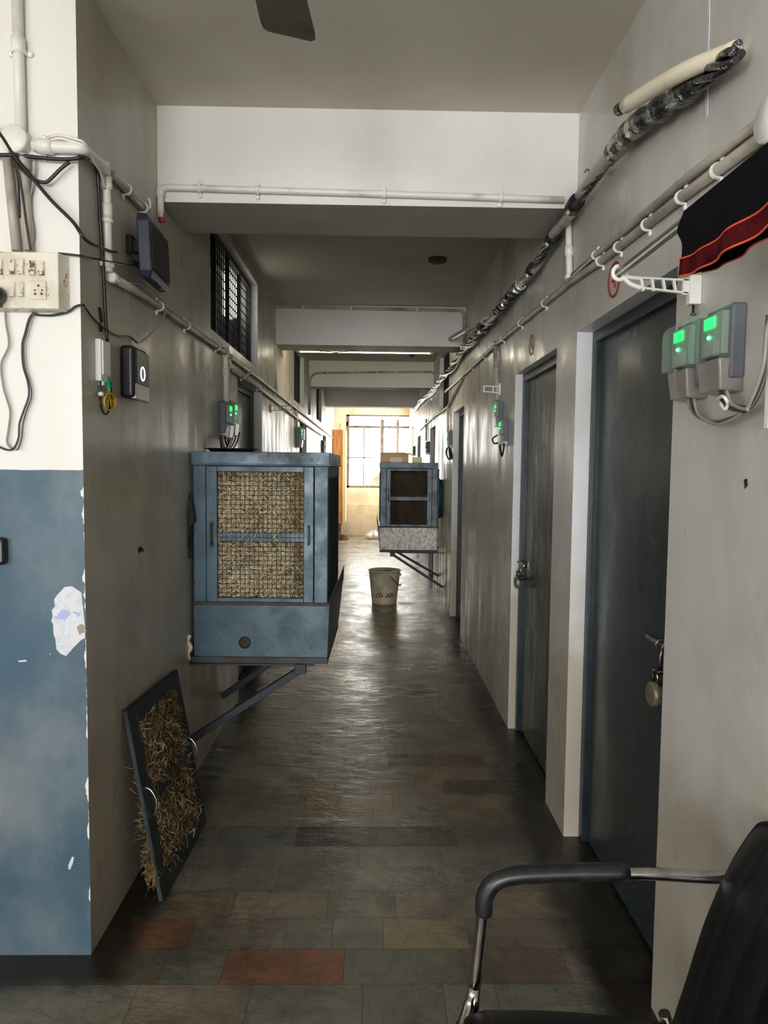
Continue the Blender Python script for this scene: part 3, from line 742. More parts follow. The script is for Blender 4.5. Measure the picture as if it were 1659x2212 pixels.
for a in ((0,.004,0,hgt),(wd-.004,wd,0,hgt),(0,wd,0,.004),(0,wd,hgt-.004,hgt)): f.hexa(qb(*a,.0,.017))
fr = f.build('frame', m_paneldk, t, .0015)
b = MB().hexa(qb(fw-.02,wd-fw+.02,fw-.02,hgt-fw+.02,.003,.012)); b.build('straw_bed', m_strawkb, t)
cb = MB(); cb.hexa(qb(fw,wd-fw,hgt*.47,hgt*.53,.011,.016))
for k in range(22): u = fw+(wd-2*fw)*k/21; cb.tube([Q(u,hgt*.47,.019),Q(u,hgt*.53,.019)], .0017, 4)
cb.build('cross_bar', m_paneldk, t)
def fnp(r):
    v = r.choice((r.uniform(fw,hgt*.47), r.uniform(hgt*.53,hgt-fw)))
    return (Q(r.uniform(fw,wd-fw), v, .012), ex*r.uniform(-1,1)+ey*r.uniform(-1,1)+ez*r.uniform(-.1,.55), r.uniform(.015,.05), ez)
st = strands(1700, fnp, .0005, .0012, 8)
st.m = [1 if (i//6) % 7 == 0 else 0 for i in range(len(st.f))]
for q in st.v:
    dd = q-bl; u, v, w_ = dd.dot(ex), dd.dot(ey), dd.dot(ez)
    u = min(max(u, fw*.8), wd-fw*.8); q.x, q.y, q.z = Q(u, v, max(w_, .012))
tag(st.build('straw', [m_strawk, m_straw], t), kind='stuff')
tag(strands(110, lambda r: (Q(r.uniform(-.004,.003), abs(r.gauss(.0,.22))*1.0+.06, r.uniform(-.01,.01)), ex*r.uniform(-.6,.05)+ey*r.uniform(-1,1)+ez*r.uniform(-.8,.2), r.uniform(.012,.04), -ex*.4), .0005, .0011, 9).build('loose_straw', m_strawk, t), kind='stuff')
tuft = strands(90, lambda r: (Q(r.gauss(-.010,.006), r.gauss(.12,.03), r.gauss(-.004,.01)), ex*r.uniform(-.5,.5)+ey*r.uniform(-1,1)+ez*r.uniform(-.5,.5), r.uniform(.012,.035), -ex*.5), .0006, .0012, 10)
tag(tuft.build('loose_straw', m_strawk, t), kind='stuff')
g = MB()
for k in range(24): u = fw+(wd-2*fw)*k/23; g.tube([Q(u,fw,.0165),Q(u,hgt-fw,.0165)], .0006, 4)
g.build('wire_mesh', m_wire, t)
for u in (.032, wd-.032):
    h = MB(); h.tube(spl([Q(u,hgt*.5-.055,.015),Q(u,hgt*.5-.04,.034),Q(u,hgt*.5,.046),Q(u,hgt*.5+.04,.034),Q(u,hgt*.5+.055,.015)], 5), .0035, 8)
    h.build('pull_handle', m_chrome, t)
# ================================================================== BUCKET
c = F(830,1303); c.z = 0; rt = 34.5*c.y/FPX; rb = 27*c.y/FPX; hb = .385
t = thing('bucket', 'cream plastic bucket with red flowers and red handle on the floor', 'bucket', c)
pr = [(rb-.004,.008),(rb,0),(rb,.02),(rb+(rt-rb)*.86,hb*.88),(rt*.985,hb*.93),(rt*.99,hb*.965),(rt*1.03,hb*.97),(rt*1.035,hb),(rt*.99,hb),(rt*.95,hb*.96),(rb*.96,.02),(.0001,.018)]
body = MB().lathe(pr, c, (0,0,1), 44).build('bucket_body', m_bucket, t)
rnd = random.Random(4)
for gx, gz in ((-.1,.1),(-.078,.13),(-.06,.098),(-.045,.138),(-.03,.112),(.02,.1),(.038,.122),(.056,.104),(.07,.135),(.085,.108),(.1,.12)):
    fl = MB(); a0 = rnd.uniform(0,6); R0 = rb+(rt-rb)*gz/hb; ang0 = gx/R0-math.pi/2; pts = []
    for i in range(20):
        a = 2*math.pi*i/20; r = .008+.008*abs(math.cos(2.5*a+a0)); u, z = gx+r*math.cos(a), gz+r*math.sin(a)
        rr = rb+(rt-rb)*z/hb+.0015; pts.append(c+V((rr*math.cos(u/rr-math.pi/2), rr*math.sin(u/rr-math.pi/2), z)))
    fl.add(pts, [tuple(range(20))]); fl.build('flower_print', m_flower, body)
e1 = c+V((rt*1.0,0,hb*.9)); hd = MB()
ph = [c+V((math.cos(a)*rt*1.05, -math.sin(a)*rt*1.04, hb*.9-math.sin(a)*.09)) for a in [math.pi*i/14 for i in range(15)]]
MB().tube([P(842,1244,c.y-rt*.95),P(852,1256,c.y-rt*.98),P(864,1265,c.y-rt*.3),P(866,1262,c.y)], .008, 8).build('bucket_handle', m_bhandle, t)
MB().lathe([(.016,0),(.016,.014),(.006,.016)], c+V((rt*.97,0,hb*.86)), (1,0,0), 14).build('handle_ear', m_bucket, t)
# puddle-like chalk smear on the floor beside it
p = F(875,1303); m = MB(); m.add([(p.x+.075*math.cos(a)*(1+.2*math.sin(3*a)),p.y+.06*math.sin(a)*(1+.25*math.cos(2*a)),.002) for a in [2*math.pi*i/18 for i in range(18)]], [tuple(range(18))])
tag(m.build('chalk_smear', m_puddle), 'small white smear on the floor beside the bucket', 'smear')
# ================================================================== CHAIR
yc, yn = 1.39, .93
def Cp(px, py): return P(px, py, yc)
t = thing('office_chair', 'black padded visitor chair with chrome tube frame near the wall', 'chair', (.42,(yc+yn)/2,0))
sz = Cp(1010,2150).z; xs0 = Cp(985,2160).x; xs1 = Cp(1440,2200).x
m = MB()
def seatfn(u, v):
    x = xs0+(xs1-xs0)*u; y = yn+.02+(yc-yn-.02)*v
    e = min(1, 8*min(u, 1-u)+.0); g2 = min(1, 8*min(v, 1-v))
    return (x, y, sz-.055+.058*(e*g2)**.4-.03*u+.012*math.sin(u*3.1))
m.grid(seatfn, 24, 20); m.box((xs0+.01,yn+.03,sz-.085),(xs1-.01,yc-.01,sz-.05))
m.build('seat', m_blackm, t)
# backrest: leaning slab with a rounded top and stitched channels
prof = [(Cp(1430,2230).x,Cp(1430,2230).z),(Cp(1470,2110).x,Cp(1470,2110).z),(Cp(1510,1985).x,Cp(1510,1985).z),(Cp(1560,1870).x,Cp(1560,1870).z),(Cp(1612,1790).x,Cp(1612,1790).z),(Cp(1650,1752).x,Cp(1650,1752).z)]
pc = spl([V((a,0,b)) for a, b in prof], 6)
def backfn(side):
    def fn(u, v):
        i = u*(len(pc)-1); k = min(int(i), len(pc)-2); p = pc[k].lerp(pc[k+1], i-k)
        y = yn+(yc-yn)*v
        tp = max(0, (u-.80)/.2); inset = .09*tp**2.2
        y = yn+inset+(yc-yn-2*inset)*v
        th = .03*min(1, 7*min(v,1-v)+.12)*(1-.5*tp)*min(1,6*u+.3)
        ch = .006*abs(math.sin(v*math.pi*6))
        return (p.x+(.012-th+(.012-ch if side < 0 else 0))*0+(th*side*.5)+(.014)+(-ch if side < 0 else 0), y, p.z+.004*side)
    return fn
m = MB(); m.grid(backfn(-1), 40, 72); m.grid(backfn(1), 40, 12)
n = 41
vs = [backfn(-1)(i/40, e) for e in (0,1) for i in range(41)]+[backfn(1)(i/40, e) for e in (0,1) for i in range(41)]
m.add(vs, [(e*41+i, e*41+i+1, 82+e*41+i+1, 82+e*41+i) for e in (0,1) for i in range(40)])
vt = [backfn(sg)(1, j/12) for sg in (-1,1) for j in range(13)]; m.add(vt, [(j,j+1,14+j,13+j) for j in range(12)])
bk = m.build('backrest', m_blackm, t)
p = at(1653,1815,1,1.37); MB().prism([V((p.x-.012,1.378,p.z-.012)),V((p.x+.0,1.378,p.z-.02)),V((p.x+.01,1.378,p.z)),V((p.x+.008,1.378,p.z+.02)),V((p.x-.006,1.378,p.z+.012))], (0,.004,0)).build('torn_foam', m_foam, bk)
for nm, yy in (('far',yc+.012),('near',yn-.012)):
    pts = [Cp(1028,2140),Cp(1042,2010),Cp(1052,1938),Cp(1090,1905),Cp(1200,1897),Cp(1365,1893),Cp(1540,1903),Cp(1600,1903)]
    pts = [V((q.x,yy,q.z)) for q in pts]
    full = [V((xs0+.03,yy,.02)), V((xs0+.03,yy,sz-.1))]+spl(pts[:], 6)+[V((.70,yy,.60)),V((.63,yy,.45))]
    full = full[:2]+full[2:]
    MB().tube(spl(pts, 7), .0125, 12).build('arm_tube', m_chrome, t)
    ap = spl([V((Cp(1047,1985).x,yy,Cp(1047,1985).z)),V((Cp(1052,1938).x,yy,Cp(1052,1938).z)),V((Cp(1090,1903).x,yy,Cp(1090,1903).z)),V((Cp(1200,1893).x,yy,Cp(1200,1893).z)),V((Cp(1362,1891).x,yy,Cp(1362,1891).z))], 8)
    MB().tube(ap, [.014]+[.0185]*(len(ap)-2)+[.016], 12).build('arm_pad', m_blackp, t)
    lg = fillet([V((pts[0].x,yy,pts[0].z)),V((xs0+.035,yy,sz-.12)),V((xs0+.035,yy,.014)),V((.66,yy,.014)),V((.66,yy,.30)),V((xs1,yy,sz-.05))], .06)
    MB().tube(lg, .0125, 12).build('leg', m_chrome, t)
MB().tube(fillet([V((xs0+.0,yn+.02,sz-.07)),V((xs0-.004,yn+.06,sz-.062)),V((xs0-.004,yc-.05,sz-.062)),V((xs0+.03,yc+.012,sz-.03)),V((pts[0].x,yc+.012,sz+.01))], .05), .012, 12).build('front_tube', m_chrome, t)
for xq in (xs0+.05, xs1-.06): MB().box((xq,yn-.01,sz-.1),(xq+.03,yc+.01,sz-.082)).build('seat_rail', m_steel, t)
# ================================================================== PILLAR: conduits, switchboard, cables
def SS(pts, off): return [S(a, b, off) for a, b in pts]
NB = (0,-1,0)
def K(py, d): return V((XL+d, YP-d, at(805+(XL+d)/(YP-d)*FPX, py, 1, YP-d).z))
conduit('conduit_riser', 'white painted riser conduit climbing the pillar above the round box', SS([(36,-30),(45,290)], .017), .0155, m_pvcw, [(0,.44)], NB, collars=[(0,.40)], colmat=m_pvcw)
q = S(41,310,0)
tag(MB().lathe([(.040,0),(.040,.034),(.037,.038),(.0001,.038)], q, NB, 36).build('junction_box', m_pvcw), 'round white junction box on the pillar where the conduits meet', 'junction box')
conduit('conduit_drop', 'outer of the two grey pipes dropping from the pillar junction box to the switchboard', SS([(16,345),(36,542)], .016), .0135, m_pvc, [], NB)
conduit('conduit_drop', 'inner grey pipe dropping from the pillar junction box to the switchboard', SS([(52,338),(62,542)], .016), .0135, m_pvc, [], NB, collars=[(0,.06)])
ca = S(190,330,.02)
conduit('conduit_bend', 'fat white conduit bending round the pillar corner from the round box', [S(72,315,.02),S(120,318,.02),S(168,320,.02),V((XL+.02,YP-.012,S(178,326).z)),L(215,352,.02),L(228,372,.02)], .0165, m_pvcw, [(0,.4)], NB, fil=.03, collars=[(0,.55)])
for k, (dz, lbl) in enumerate(((0,'upper thin white cable hugging the fat conduit at the pillar corner'),(7,'lower thin white cable hugging the fat conduit at the pillar corner'))):
    wire('thin_cable', lbl, 'cable', [S(95,305+dz,.03),S(105,297+dz,.03),S(130,292+dz,.032),S(160,300+dz,.03),V((XL+.028,YP-.02,S(182,316+dz).z)),L(205,345+dz,.03),L(218,368+dz,.025),L(226,400+dz,.018)], .0038, m_pvcw)
conduit('conduit_drop', 'white conduit dropping down the beige wall just past the pillar corner', [L(228,352,.016),L(230,440,.016),L(234,588,.016)], .0145, m_pvcw, [(0,.55),(1,.25),(1,.9)], (1,0,0), collars=[(0,.5),(1,.1)])
conduit('conduit_stub', 'short grey conduit running along the beige wall above the floodlight', [L(244,378,.016),L(276,412,.016),L(312,452,.016)], .0145, m_pvc, [(0,.9),(1,.9)], (1,0,0))
conduit('wall_conduit', 'long upper grey conduit along the beige wall, starting below the floodlight', [L(240,598,.016),L(300,632,.016),L(345,662,.016),L(404,704,.016),L(470,750,.016),L(560,818,.016),L(640,882,.016),L(692,924,.016),L(720,946,.016)], .0145, m_pvc,
        [(1,.98),(2,.98),(3,.99),(4,.25),(4,.7),(5,.35),(5,.8)], (1,0,0), fil=.01, collars=[(0,.05)], colmat=m_pvcw)
conduit('wall_conduit', 'second grey conduit running under the first one above the door behind the cooler', [L(505,800,.016),L(560,838,.016),L(640,902,.016),L(695,940,.016)], .0145, m_pvc, [(0,.3),(0,.95),(1,.5)], (1,0,0))
# switchboard
a, b = S(-60,542,.05), S(127,667,.05)
t = thing('switchboard', 'grimy cream switchboard with two rows of switches on the pillar', 'switchboard', V(((a.x+b.x)/2,YP,b.z)))
MB().hexa([(a.x,YP-.05,b.z),(b.x,YP-.05,b.z),(b.x+.012,YP,b.z-.003),(a.x,YP,b.z-.003),(a.x,YP-.05,a.z),(b.x,YP-.05,a.z),(b.x+.012,YP,a.z+.002),(a.x,YP,a.z+.002)]).build('mounting_box', m_switch, t, .003)
yf0 = YP-.0505
for x0, x1, y0, y1 in ((-8,8,558,596),(19,35,558,596),(38,54,558,596),(62,79,560,598),(82,98,562,598),(19,35,608,645),(38,54,608,645)):
    p, r = P(x0,y0,yf0), P(x1,y1,yf0)
    MB().box((p.x,yf0+.002,r.z),(r.x,yf0-.001,p.z)).build('switch_frame', m_switch, t, .001)
    w, hh = r.x-p.x, p.z-r.z
    MB().hexa([(p.x+w*.1,yf0-.001,r.z+hh*.06),(r.x-w*.1,yf0-.001,r.z+hh*.06),(r.x-w*.1,yf0-.001,p.z-hh*.06),(p.x+w*.1,yf0-.001,p.z-hh*.06),
               (p.x+w*.14,yf0-.010,r.z+hh*.1),(r.x-w*.14,yf0-.010,r.z+hh*.1),(r.x-w*.14,yf0-.003,p.z-hh*.08),(p.x+w*.14,yf0-.003,p.z-hh*.08)]).build('rocker_switch', m_swgrime if y0 < 600 else m_switch, t, .0015)
p, r = P(64,606,yf0), P(101,648,yf0)
sk = MB().box((p.x,yf0+.002,r.z),(r.x,yf0-.003,p.z)).build('socket', m_switch, t, .002)
h = MB()
for x, y, rr in ((83,617,.0034),(75.5,627,.0026),(91,627,.0026),(76,635,.0034),(90,635,.0034)): h.lathe([(rr,0),(rr,.0012)], P(x,y,yf0-.003), NB, 12)
h.build('pin_holes', m_black, sk)
t = thing('plug', 'black power plug pushed into the left edge of the switchboard', 'plug', S(2,664,.05))
MB().lathe([(.012,0),(.026,.004),(.027,.03),(.018,.045),(.0001,.046)], P(-4,640,YP-.053), NB, 20).build('plug_body', m_blackp, t)
MB().box(P(-8,645,YP-.085), P(6,666,YP-.056)).build('plug_grip', m_blackp, t, .004)
# cables on the pillar
o1, o2 = .012, .02
wire('grey_cord', 'thin grey cord hanging from under the switchboard down the pillar', 'cable', SS([(11,668),(13,700),(19,745),(3,785),(6,830),(14,860),(22,890),(18,930),(15,955),(25,970)], o1), .003, m_greyw)
wire('black_cable', 'black cable looping down the pillar from the switchboard to the left', 'cable', SS([(76,672),(63,688),(54,720),(48,745),(50,790),(60,825),(62,855),(52,885),(42,915),(40,945),(30,968),(15,972),(-10,962)], o1), .0028, m_black)
wire('black_cable', 'thinner grey black cable doubling the looping cable on the pillar', 'cable', SS([(76,674),(65,692),(57,722),(51,746),(53,790),(64,826),(68,855),(58,885),(50,915),(47,945),(40,968),(35,972)], o2-.005), .0022, M('cable_grey', (.07,.07,.07), .5))
wire('black_cable', 'black cable from the switchboard bottom round the pillar corner to the router', 'cable', SS([(72,677),(80,680),(110,681),(145,674),(163,662)], o1)+[K(659,.012),L(186,667,.008),L(197,683,.008),L(210,697,.008),L(228,712,.01),L(245,722,.008),L(258,727,.008),L(274,726,.008),L(284,730,.008),L(297,742,.012)], .0034, m_black)
wire('black_cable', 'thick black cable slanting down from the pillar edge to the floodlight', 'cable', SS([(-20,262),(8,300),(30,335),(60,372),(110,432),(158,480)], .035)+[K(518,.03),L(222,537,.034),L(240,544,.03),L(252,545,.012)], .0056, m_black)
wire('black_cable', 'thick black cable crossing below the round box and dropping to the white box', 'cable', SS([(-20,336),(20,335),(60,338),(110,343),(150,344)], .028)+[K(341,.02),L(199,344,.016),L(206,352,.012),L(211,378,.01),L(214,430,.008),L(218,500,.008),L(222,560,.008),L(225,620,.008),L(228,680,.008),L(232,738,.008)], .0058, m_black)
wire('black_cable', 'black cable loop tied on the pillar between the pipes and the corner', 'cable', SS([(26,342),(40,358),(60,378),(78,390),(98,394),(112,384),(130,366),(150,350)], .03), .0052, m_black)
wire('black_cable', 'thin black cable from the switchboard top towards the floodlight bracket', 'cable', SS([(126,547),(145,549),(162,551)], .02)+[K(553,.014),L(195,557,.008),L(222,562,.034),L(240,566,.03),L(272,572,.02),L(292,574,.03)], .0032, m_black)
wire('thin_cable', 'thin black cable hanging straight beside the pillar pipes', 'cable', SS([(32,345),(40,400),(43,470)], .018), .003, m_black)
wire('thin_cable', 'dark thin cable slanting between the two pillar pipes', 'cable', SS([(35,350),(48,420),(56,480),(66,540)], .034), .003, M('cable_brown', (.05,.04,.03), .5))
wire('thin_cable', 'pale thin cable hanging right of the pillar pipes', 'cable', SS([(78,345),(74,385),(64,440),(72,500),(68,541)], .014), .003, m_greyw)
wire('router_cable', 'pale grey cable arching from the conduit down to the router', 'cable', [L(250,614,.012),L(275,611,.02),L(305,614,.02),L(335,632,.022),L(354,660,.022),L(354,685,.02),L(340,708,.02),L(318,728,.02),L(296,744,.03)], .0034, m_greyw)
# wall hooks and holes
def hook(px, py, label):
    p = L(px, py, 0)
    m = MB().tube(spl([p, p+V((.012,0,0)), p+V((.02,0,-.004)), p+V((.022,.0,.012)), p+V((.02,0,.026)), p+V((.012,0,.032))], 4), .004, 6)
    tag(m.build('wall_hook', m_clip), label, 'hook')
hook(312, 448, 'white cable hook sticking up above the floodlight')
for px, lbl in ((((211,664),(217,664),(220,676),(222,694),(218,698),(214,690)), 'raw gouge'), (((211,698),(216,697),(220,706),(222,718),(214,716)), 'raw gouge')):
    q = [L(a, b) for a, b in px]
    MB().prism([V((XL-.0005,p.y,p.z)) for p in q], (.0016,0,0)).build('wall_gouge', M('gouge', s(70,54,44), .9, col2=(.01,.01,.01), scale=60), bpy.data.objects['wall_left'])
# ================================================================== FLOODLIGHT
y0 = L(299,500,.055).y; xa = XL+.055
pz = lambda py: P(310,py,y0).z
t = thing('floodlight', 'dark navy floodlight on a bracket high on the beige wall', 'floodlight', (XL+.04,y0+.1,pz(600)))
zt_, zb_ = pz(455), pz(596); XF = XL+.10; Lf = at(366,520,0,XF-.01).y-y0
A = V((XL+.055,y0,0)); Bv = V((XF,y0+.006,0)); C_ = V((XF-.01,y0+Lf,0)); D_ = V((XL+.05,y0+Lf,0))
def ring(z, sx=0): return [V((p.x+sx,p.y,z)) for p in (A,Bv,C_,D_)]
m = MB()
ins = .014
r0 = [A+V((0,ins,0)),Bv+V((-.012,ins,0)),C_+V((-.012,-ins,0)),D_+V((0,-ins,0))]
tilt = lambda z: (z-zb_)/(zt_-zb_)*-.010
R0 = [V((p.x+tilt(zb_),p.y,zb_)) for p in r0]; R1 = [V((p.x+tilt(zb_+.022),p.y,zb_+.022)) for p in (A,Bv,C_,D_)]
R2 = [V((p.x+tilt(zt_-.03),p.y,zt_-.03)) for p in (A,Bv,C_,D_)]; R3 = [V((p.x+tilt(zt_),p.y,zt_)) for p in r0]
m.add(R0+R1+R2+R3, [(3,2,1,0),(12,13,14,15)]+[(k*4+i,k*4+(i+1) % 4,k*4+4+(i+1) % 4,k*4+4+i) for k in range(3) for i in range(4)])
m.build('lamp_housing', m_navy, t, .006, 3)
m = MB(); m.add([V((XF+.001+tilt(z),y,z)) for z, y in ((zb_+.03,y0+.02),(zb_+.03,y0+Lf-.03),(zt_-.035,y0+Lf-.03),(zt_-.035,y0+.02))], [(0,1,2,3)]); m.build('lamp_glass', m_blackp, t, solid=.002)
m = MB(); m.box((XL,y0+.03,pz(540)),(XL+.02,y0+.10,pz(500))).box((XL+.015,y0+.045,pz(535)),(XL+.06,y0+.085,pz(508))).box((XL+.02,y0+.02,pz(562)),(XL+.05,y0+.15,pz(545)))
m.bar((XL+.03,y0+.02,pz(560)),(XF-.01,y0+.12,zb_-.012),.022,.006).bar((XL+.03,y0+.15,pz(560)),(XF-.015,y0+.15,zb_-.012),.022,.006)
m.build('mounting_bracket', m_black, t, .002)
# ================================================================== ROUTER and fibre box
y0 = L(258,800).y; xf = P(291,800,y0).x; y1 = at(323,800,0,xf).y
zt_, zb_ = P(280,744,y0).z, P(285,858,y0).z
t = thing('router', 'black and silver router with a glowing white ring on the wall', 'router', ((XL+xf)/2,(y0+y1)/2,zb_))
m = MB(); m.box((XL,y0,zb_),(xf-.004,y1-.006,zt_)); m.build('router_body', m_blackp, t, .014, 4)
m = MB(); m.hexa([(xf-.016,y0+.012,zb_+.052),(xf,y0+.02,zb_+.052),(xf,y1,zb_+.052),(xf-.016,y1,zb_+.052),(xf-.016,y0+.012,zt_-.004),(xf,y0+.02,zt_-.008),(xf,y1,zt_-.012),(xf-.016,y1,zt_-.012)]); m.build('face_plate', m_blackp, t, .004, 3)
m = MB(); m.hexa([(xf-.016,y0+.012,zb_-.004),(xf,y0+.02,zb_-.004),(xf,y1,zb_-.006),(xf-.016,y1,zb_-.006),(xf-.016,y0+.012,zb_+.052),(xf,y0+.02,zb_+.052),(xf,y1,zb_+.052),(xf-.016,y1,zb_+.052)]); m.build('silver_foot', m_silver, t, .004, 3)
c = at(308,808,0,xf); c = V((xf+.001,c.y,c.z))
MB().tube([c+V((0,.021*math.cos(a),.0235*math.sin(a))) for a in [2*math.pi*i/28 for i in range(28)]], .0026, 8, closed=True).build('ring_light', m_wlight, t)
y0 = L(205,780).y; xf = P(218,780,y0).x; y1 = at(228,780,0,xf).y+.045
zt_, zb_ = P(210,731,y0).z, P(210,822,y0).z
t = thing('fibre_box', 'white fibre terminal box beside the pillar corner, yellow coil below', 'fibre box', (XL+.015,(y0+y1)/2,zb_))
MB().box((XL,y0,zb_),(xf,y1,zt_)).build('box_case', m_clip, t, .003)
MB().box((xf-.002,y0+.01,zb_+.02),(xf+.004,y1-.012,zt_-.004)).build('box_cover', m_clip, t, .002)
MB().box((XL+.002,y0+.02,zb_-.012),(XL+.018,y0+.035,zb_)).build('port', m_clip, t)
p = L(232,815,.02)
tag(MB().bar(p, L(236,836,.022), .010, .012).bar(L(236,836,.022), L(236,846,.022), .006, .007).build('fibre_plug', m_green), 'green fibre plug under the white box beside the pillar', 'connector')
m = MB()
for k in range(4):
    cx_, cz_ = 233+k*1.6, 866+k*.8
    m.tube([L(cx_+(11+k)*math.cos(a)*.9, cz_+(21-k*1.2)*math.sin(a), .012+.004*k) for a in [2*math.pi*i/26 for i in range(26)]], .0022, 6, closed=True)
m.tube(spl([L(236,846,.02),L(238,860,.02),L(240,880,.018)], 5), .0022, 6)
tag(m.build('fibre_cable', m_yellow), 'yellow fibre cable coil hanging below the white fibre box', 'cable')
wire('fibre_lead', 'black lead curling under the yellow fibre coil', 'cable', [L(216,824,.01),L(217,850,.01),L(217,870,.012),L(222,888,.012),L(229,895,.012),L(236,885,.012),L(239,860,.012),L(240,826,.012)], .0034, m_black)
tag(MB().lathe([(.006,0),(.007,.004),(.007,.012),(.004,.015)], L(214,851,.01), (1,-.4,0), 12).build('cable_nail', m_clip), 'white cable nail below the fibre box', 'cable clip')
# ================================================================== BEAM CONDUITS
def BP(px, py, y, off): return at(px, py, 1, y-off)
y = BY[0]
conduit('beam_conduit', 'white conduit running across the front beam and down its left end', [BP(347,470,y,.016),BP(347,404,y,.016),BP(500,409,y,.016),BP(830,419,y,.016),BP(1100,428,y,.016),BP(1218,432,y,.016)], .0135, m_pvcw, [(1,.55),(2,.17),(3,0),(3,.93)], NB, fil=.03, collars=[(0,.85)])
tag(MB().bar(BP(347,462,y,.016), BP(352,480,y,.012), .022, .022).build('red_tape', m_red), 'red tape wrapped on the conduit end at the left of the front beam', 'tape')
t = thing('junction_box', 'grey conduit junction where the front beam meets the cable bundle', 'junction box', R(1225,470,.03))
MB().lathe([(.03,0),(.03,.035),(.026,.04),(.0001,.04)], R(1226,452,0), (-1,0,0), 20).build('box_body', m_pvc, t)
MB().lathe([(.018,-.02),(.018,.02)], R(1226,468,.02), (0,0,1), 14).build('spout', m_pvc, t)
conduit('conduit_drop', 'white conduit dropping from the front beam to the twin pipes', [R(1228,476,.016),R(1229,545,.016),R(1230,602,.016)], .0135, m_pvcw, [(1,.95)], (-1,0,0), collars=[(0,.95)])
y = BY[1]
conduit('beam_conduit', 'grey conduit framing the top and left edge of the second beam', [L(597,848,.016),BP(592,790,y,.016),BP(592,662,y,.016),BP(800,667,y,.016),BP(1002,671,y,.016),BP(1003,742,y,.016)], .013, m_pvc, [(2,.3),(2,.8),(1,.5),(3,.5)], NB)
y = BY[2]
conduit('beam_conduit', 'conduit loop with rounded corners on the third beam', [BP(669,896,y,.016),BP(669,806,y,.016),BP(800,804,y,.016),BP(942,803,y,.016),BP(944,840,y,.016)], .014, m_pvc, [(1,.3),(1,.7),(2,.1),(2,.4)], NB, fil=.14)
# fluorescent tube under the second beam
a, b = P(643,757,6.86), P(934,761,6.86)
t = thing('fluorescent_lamp', 'white fluorescent tube fitting behind the second beam', 'lamp', (a+b)/2)
MB().box((a.x,6.76,a.z-.02),(b.x,6.79,a.z+.03)).build('lamp_batten', m_pvcw, t, .004)
MB().tube([(a.x+.03,6.81,a.z-.01),(b.x-.03,6.81,a.z-.01)], .014, 14).build('lamp_tube', m_tube, t)
for xq in (a.x+.015, b.x-.015): MB().box((xq-.015,6.775,a.z-.028),(xq+.015,6.826,a.z+.012)).build('lamp_holder', m_clip, t, .003)
q = P(700,760,6.60)
MB().box((a.x+.2,6.74,a.z-.005),(a.x+.26,6.78,2.64)).build('hanger', m_steel, t); MB().box((b.x-.26,6.74,a.z-.005),(b.x-.2,6.78,2.64)).build('hanger', m_steel, t)
wire('thin_cable', 'thin black wire drooping across the fluorescent fitting', 'cable', [P(655,752,6.72),P(690,758,6.72),P(730,761,6.72),P(775,757,6.72),P(795,755,6.72)], .004, m_black)
# ceiling roses
for px, py, lbl in ((945,559,'dark round ceiling rose in the bay behind the front beam'),(889.5,766.5,'dark round ceiling rose behind the fluorescent fitting')):
    c = at(px, py, 2, HC); r = 20*c.y/FPX if py < 600 else 5*c.y/FPX
    tag(MB().lathe([(r*1.0,0),(r*.95,.02),(r*.6,.03),(.0001,.03)], c, (0,0,-1), 24).build('ceiling_rose', M('rose_dark', s(74,72,64), .6)), lbl, 'ceiling rose')
# ceiling fan (one blade reaches into the picture)
tip = P(627,76,1.93); zf = tip.z; hub = V((tip.x-.02, tip.y-.62, zf))
t = thing('ceiling_fan', 'brown ceiling fan with one blade tip hanging into view', 'ceiling fan', hub)
MB().lathe([(.0001,-.07),(.09,-.06),(.11,-.02),(.11,.03),(.06,.06),(.02,.07)], hub+V((0,0,.02)), (0,0,1), 28).build('motor_housing', m_fan, t)
MB().tube([hub+V((0,0,.08)), V((hub.x,hub.y,HC))], .013, 10).build('down_rod', m_fan, t)
for k in range(3):
    a0 = math.pi/2-.03+k*2*math.pi/3
    d = V((math.cos(a0), math.sin(a0), 0)); u = V((-d.y, d.x, .16)).normalized()
    ws = [(.13,.045),(.2,.05),(.3,.056),(.45,.064),(.58,.070),(.607,.068),(.618,.056)]
    l = [hub+d*r+u*w_ for r, w_ in ws]; rr = [hub+d*(r+(.012 if r > .55 else 0))-u*w_ for r, w_ in ws]
    n = len(ws); m = MB(); m.add(l+rr, [(i,i+1,n+i+1,n+i) for i in range(n-1)])
    m.build('fan_blade', m_fan, t, solid=.003)
    MB().bar(hub+d*.08, hub+d*.2, .03, .006).build('blade_arm', m_fan, t)
# ================================================================== RIGHT WALL PIPES
def RR(pts, off): return [R(a, b, off) for a, b in pts]
NR = (-1,0,0)
conduit('wall_conduit', 'upper thinner pipe of the twin pipes ending at the white round box', RR([(1648,258),(1480,388),(1293,546),(1238,595)], .014), .0115, m_pvc, [(2,.1)], NR)
conduit('wall_conduit', 'lower grey pipe of the pair running above the dark doors', RR([(1652,292),(1470,428),(1298,564),(1235,607),(1070,745),(1003,808),(962,846)], .0145), .0135, m_pvc, [(0,.5),(0,.98),(1,.35),(1,.72),(1,1),(3,.25),(3,.55),(3,.85),(4,.3),(4,.7)], NR)
conduit('wall_conduit', 'third grey pipe section further along by the dark transom window', RR([(1000,815),(968,878),(938,900),(905,930)], .0145), .0135, m_pvc, [(1,.4),(2,.5)], NR)
conduit('conduit_drop', 'grey conduit dropping to the stacked pair of meters', RR([(1070,738),(1072,800),(1074,866)], .016), .0145, m_pvc, [(0,.1)], NR, collars=[(0,.95)])
conduit('conduit_drop', 'conduit dropping to the single meter past the teal framed door', RR([(968,880),(968,938)], .016), .0135, m_pvc, [], NR)
conduit('conduit_drop', 'conduit running down by the meter behind the far cooler', RR([(921,905),(921,952)], .016), .0135, m_pvc, [], NR)
